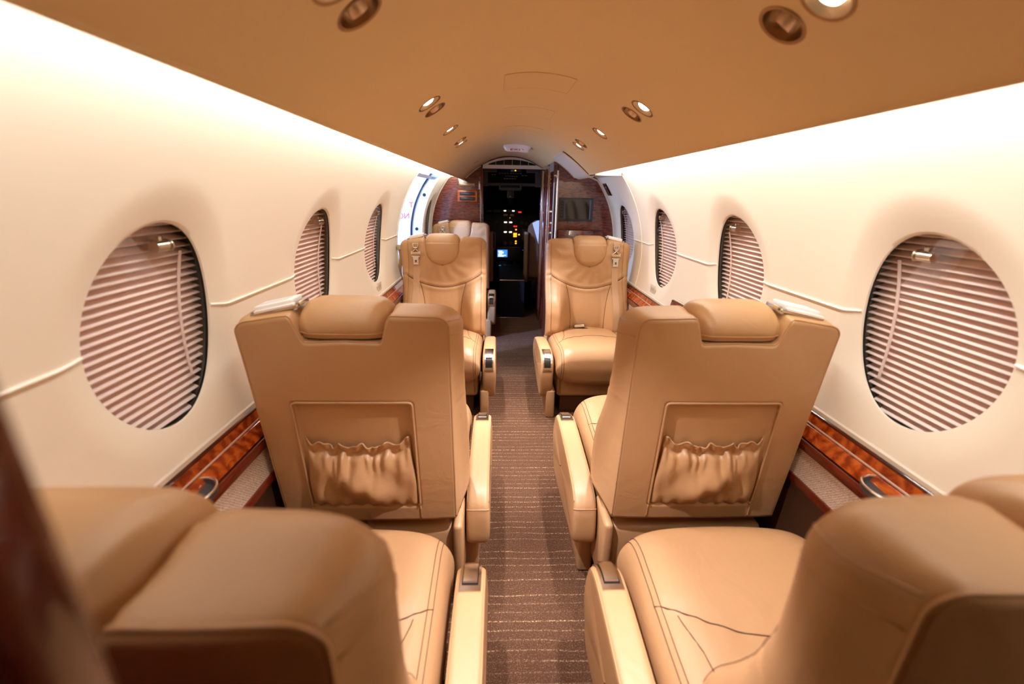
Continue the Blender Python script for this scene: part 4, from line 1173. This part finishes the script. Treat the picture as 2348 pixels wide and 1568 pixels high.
    m.prism(prof, 'x', -.115, .185); m.v = [(x-.04, y-5.14, z) for x, y, z in m.v]; m.build('console', M['cockpitdark'], q, smooth=False)
    def add(nm, mt, x0, x1, y0, y1, z0, z1, r=.002, M_=None):
        m = MB(); m.box(x0-.04, x1-.04, y0-5.14, y1-5.14, z0, z1, r); return m.build(nm, mt, q, angle=40)
    add('lit_edge_line', M['nickel'], -.112, .184, 5.132, 5.142, .446, .458)  # bright strip added to draw the lit upper edge of the console
    add('kick_strip', M['nickel'], -.112, .18, 5.08, 5.10, 0, .012)
    s_ = add('screen', M['bluescreen'], -.140, -.002, 6.17, 6.18, .585, .685)
    add('screen_housing', M['black'], -.15, .20, 6.175, 6.22, .53, .72)
    for k, (xa, xb) in enumerate(((-.13, -.07), (-.13, -.05), (-.12, -.055), (-.13, -.075), (-.13, -.02), (-.13, -.05))):
        add('screen_line', M['screentext'], xa, xb, 6.166, 6.171, .672-k*.0145-.008, .672-k*.0145, 0)
    for x, y, z, h in ((-.07, 6.0, .50, .05), (-.02, 5.98, .50, .045), (.04, 5.95, .495, .03), (.10, 6.0, .50, .05), (.14, 5.9, .49, .02)):
        m = MB(); m.tube([(x-.04, y-5.14, z), (x-.04, y-5.14+.02, z+h)], .008, 10); m.build('lever', M['charcoal'], q)
    for x0, x1, z, mt in ((-.06, -.02, .505, 'panelprint'), (.0, .05, .500, 'charcoal'), (-.12, -.09, .50, 'teal')): add('selector', M[mt], x0, x1, 5.93, 5.945, z, z+.006, .001)
    # pilot seats
    for s, lab in ((-1, 'left pilot seat with dark brown cover, mostly hidden by the far cabin seat'), (1, 'right pilot seat with tan side edge seen through the doorway')):
        o = empty('pilot_seat', (s*.445, 5.62, 0)); tag(o, lab, 'pilot seat', 'pilot seats')
        m = MB(); hh = np.linspace(0, 1, 20); P = []
        for t in hh:
            z = .42+.70*t; w = .225*(1-.10*t)*(1-max(0, (t-.86)/.14)**2*.45); th = .065*(1-max(0, (t-.86)/.14)**2*.7); y = -.0-.02*t
            P.append([(w*math.copysign(abs(math.cos(a))**.5, math.cos(a)), y+th*math.copysign(abs(math.sin(a))**.6, math.sin(a)), z) for a in np.linspace(0, 2*PI, 41)[:-1]])
        m.grid(np.array(P), cv=True); m.f.append(tuple(range(len(m.v)-40, len(m.v)))); b = m.build('backrest', M['pilot'], o, angle=70)
        m = MB(); x0, x1 = sorted((-s*.20, -s*.252)); m.box(x0, x1, -.11, .02, .36, .98, .016); m.build('side_shell', M['pilotside'], o, angle=50)
        m = MB(); m.box(-.23, .23, .05, .50, .34, .45, .03); m.build('seat_cushion', M['pilot'], o, angle=50)
        m = MB(); m.tube([(-s*.2, -.08, .36), (-s*.16, -.10, .18), (-s*.14, -.06, .06)], .014, 8); m.tube([(-s*.14, .4, .06), (-s*.14, -.06, .06)], .014, 8); m.tube([(s*.14, .4, .06), (s*.14, -.06, .06)], .014, 8)
        m.box(-.17, -.11, -.1, .45, 0, .06, .01); m.box(.10, .16, -.1, .45, 0, .06, .01); m.box(-.15, .15, .05, .4, .05, .36, .02); m.build('frame', M['black'], o, angle=40)
        if s < 0:
            m = MB(); m.tube([(.24, -.06, .98), (.275, -.06, .96), (.275, -.06, .78), (.25, -.06, .75)], .005, 8); m.build('grab_handle', M['grey'], o)
    # white chart clipped beside the right pilot seat
    m = MB(); poly = [(-.06, .13), (.005, .16), (.10, .15), (.075, -.22), (.055, -.22)]
    m.prism(poly, 'y', -.002, .002); o = m.build('paper_chart', M['paper'], smooth=False); o.location = (.335, 5.36, .97); tag(o, 'white paper chart tucked beside the right pilot seat', 'paper')
    m = MB(); m.tube([(.372, 5.34, 0), (.372, 5.34, 1.45)], .006, 8); o = m.build('curtain_rod', M['nickel']); tag(o, 'thin upright metal rod beside the white paper chart', 'rod')
cockpit()

# ------------------------------------------------------------------ open door, jamb and hangar outside
def doorway():
    zz = np.linspace(.2, 1.63, 30)
    x_in = lambda z: -float(wall_x(max(z, .62)))-.008
    m = MB(); P = []
    for z in zz: P.append([(x_in(z), DOOR1-.005, z), (x_in(z)-.085, DOOR1-.002, z), (x_in(z)-.088, DOOR1+.03, z), (x_in(z), DOOR1+.03, z)])
    m.grid(np.array(P), cv=True); j = struct(m.build('door_1', M['jamb'], angle=30)); j.name = 'door_1'
    m = MB(); P = []
    for z in zz: P.append([(x_in(z)-.090, DOOR1-.02, z), (x_in(z)-.096, DOOR1-.02, z), (x_in(z)-.096, DOOR1+.03, z), (x_in(z)-.090, DOOR1+.03, z)])
    m.grid(np.array(P), cv=True); m.build('door_seal', M['bluedark'], j, angle=30)
    m = MB(); P = []
    for z in zz: P.append([(x_in(z)-.097, DOOR1-.03, z), (x_in(z)-.24, DOOR1-.03, z), (x_in(z)-.24, DOOR1+.03, z), (x_in(z)-.097, DOOR1+.03, z)])
    m.grid(np.array(P), cv=True); m.build('outer_jamb', M['jamb'], j, angle=30)
    for z in (1.40, 1.075):
        m = MB(); m.lathe([(.026, 0), (.026, .004), (.017, .005), (.016, .001)], 24, Matrix.Translation((x_in(z)-.036, DOOR1-.004, z)) @ Matrix.Rotation(PI/2, 4, 'X')); q = m.build('latch_socket', M['jamb'], j)
        m = MB(); m.tube([(x_in(z)-.036, DOOR1-.007, z), (x_in(z)-.036, DOOR1, z)], .0165, 20); m.build('socket_hole', M['darkslot'], q)
    # red lettering on the outer jamb (as far as it shows)
    def txt(body, x, z, size, mir=False):
        c = bpy.data.curves.new('t', 'FONT'); c.body = body; c.size = size; c.extrude = .0005
        t = bpy.data.objects.new('t', c); COL.objects.link(t)
        me = bpy.data.meshes.new_from_object(t.evaluated_get(bpy.context.evaluated_depsgraph_get())); bpy.data.objects.remove(t)
        me.materials.clear(); me.materials.append(M['red'])
        o = bpy.data.objects.new('lettering', me); link(o, j); o.location = (x, DOOR1-.032, z); o.rotation_euler = (PI/2, 0, 0)
        if mir: o.scale = (-1, 1, 1)
    txt('T', x_in(1.3)-.145, 1.28, .075); txt('NO', x_in(1.2)-.115, 1.175, .075, True)
    # strap by the aft edge of the door
    o = empty('door_strap', (-.905, DOOR0-.03, 1.03)); tag(o, 'beige webbing strap with clip at the aft edge of the open door', 'strap')
    m = MB(); P = []
    for t in np.linspace(0, 1, 14):
        z = -.02-.25*t; w = .018*(1-.25*math.sin(PI*t)); x = .030-.012*t+.006*math.sin(7*t)
        P.append([(x-w, .012+.006*math.sin(9*t), z), (x+w, .012, z), (x+w, .018, z), (x-w, .018+.006*math.sin(9*t), z)])
    m.grid(np.array(P), cv=True); m.build('webbing', M['belt'], o, angle=50)
    m = MB(); m.box(.004, .056, .0, .03, -.025, .008, .005); m.tube([(.0, .015, .004), (.06, .015, .004)], .008, 10); m.build('clip', M['nickel'], o, angle=40)
    # stair door hanging outside, hangar wall beyond
    o = empty('stair_door', (-1.35, 3.9, .6)); tag(o, 'blue grey lowered stair door outside the opening', 'door')
    m = MB(); m.box(-.18, .18, -.5, .7, -.36, -.30, .01); m.build('step', M['bluedark'], o, angle=40)
    m = MB(); m.box(-.04, -.01, .44, .52, -.3, .40, .004); m.build('side_rail', M['bluedark'], o, angle=40)
    m = MB(); m.box(.03, .055, .44, .47, -.3, .36, .004); m.build('strut', M['black'], o, angle=40)
    m = MB(); m.box(-.10, .22, .40, .43, .20, .31, .003); pl = m.build('marker_plate', M['white'], o, angle=40)
    m = MB(); m.tube([(.215-.04, .395, .265), (.215-.04, .41, .265)], .020, 20); m.build('red_reflector', mat('red_reflector', lin(225, 20, 50), .3), pl, angle=40)
    m = MB(); m.box(-8.0, -7.9, -8, 22, -1.5, 7); struct(m.build('wall_hangar', M['hangar'], smooth=False))
    m = MB(); m.box(-8.0, -1.2, -8, 22, -1.52, -1.5); struct(m.build('floor_hangar', M['hangar'], smooth=False))
doorway()

# ------------------------------------------------------------------ small things on the side walls
def small_things():
    # raised veneer housings of the folding tables
    for s, nm in ((-1, 'left'), (1, 'right')):
        o = empty('table_housing', (s*.86, 1.93, .80)); tag(o, 'raised veneer housing of the folding table on the %s side ledge' % nm, 'table housing')
        m = MB(); ys = [-.50, -.47, -.44, .44, .475, .51]; zs = [0, .035, .062, .062, .035, 0]
        X = lambda off: s*off
        prof = list(zip(np.linspace(-.50, .51, 40), np.interp(np.linspace(-.50, .51, 40), catmull(np.array(list(zip(ys, zs))), 8)[:, 0], catmull(np.array(list(zip(ys, zs))), 8)[:, 1])))
        P = [[(s*.012, y, -.035), (s*.008, y, max(z-.006, -.03)), (s*.016, y, z), (s*.05, y, z+.004)] for y, z in prof]
        m.grid(np.array(P)); m.build('front', M['burl'], o, angle=60)
        m = MB(); m.tube([(s*.014, y, z) for y, z in prof], .005, 6); m.build('edge_trim', M['redwood'], o)
        m = MB(); m.tube([(s*.017, y, z+.006) for y, z in prof], .003, 6); m.build('cream_bead', M['trimcream'], o)
    # cup holders sunk in the ledges
    for s, nm in ((-1, 'left'), (1, 'right')):
        o = empty('cup_holder', (s*.846, .885, .727)); tag(o, 'metal rimmed cup holder in the %s side ledge behind the nearest seat' % nm, 'cup holder')
        Rt = Matrix.Rotation(s*.0, 4, 'Y')
        m = MB(); th = np.linspace(0, 2*PI, 49)[:-1]
        m.tube([(.046*math.cos(t), .056*math.sin(t), .012) for t in th], .0035, 8, closed=True); m.build('rim', M['silver'], o)
        m = MB(); m.grid(np.array([[(.046*k*math.cos(t), .056*k*math.sin(t), z) for t in th] for k, z in ((1, .012), (1.02, -.004), (.97, .010), (.9, -.0), (.02, -.002))]), cv=True); m.build('well', M['charcoal'], o)
    # small placards low on the walls
    for s, y, nm in ((-1, 2.86, 'left'), (1, 2.83+.0, 'right')):
        z = .845; yc = y if s < 0 else 2.76
        o = empty('placard', (s*(float(wall_x(z))-.002), 3.02 if s < 0 else 2.80, z)); tag(o, 'tiny printed placard low on the %s wall' % nm, 'placard', None)
        if s < 0: o.location.y = 2.80
        m = MB(); m.box(-.0015, .0015, -.042, .042, -.026, .026, .001); m.build('plate', M['trimcream'], o, angle=40)
        for k in range(3): m = MB(); m.box(-.0024, .0024, -.030, .030, .006-k*.007, .0085-k*.007); m.build('print_line', M['panelprint'], o, smooth=False)
    # socket panel in the forward right section
    z = 1.47; x = float(wall_x(z)); a = math.atan2(z-CZ, x)
    o = empty('socket_panel', (x-.004, 3.78, z)); tag(o, 'black recessed socket panel high on the wall by the cabinet', 'socket panel')
    Rm = Matrix.Rotation(-a, 4, 'Y')
    m = MB(); m.box(-.004, .004, -.075, .075, -.055, .055, .002); m.xf(Rm); m.build('surround', M['silver'], o, angle=40)
    m = MB(); m.box(-.006, .003, -.066, .066, -.047, .047, .002); m.xf(Rm); m.build('recess', M['darkslot'], o, angle=40)
    m = MB(); m.box(-.008, .0, -.01, .03, -.04, .03, .004); m.xf(Rm); m.build('sliding_cover', M['nickel'], o, angle=40)
    # white latch plate low behind the right facing seat
    z = .86; x = float(wall_x(z)); m = MB(); m.box(-.006, .004, -.05, .05, -.045, .045, .006); o = m.build('latch_plate', M['white'], angle=40); o.location = (x-.001, 3.52, z); tag(o, 'white latch plate low on the forward right wall behind the facing seat', 'latch plate')
small_things()
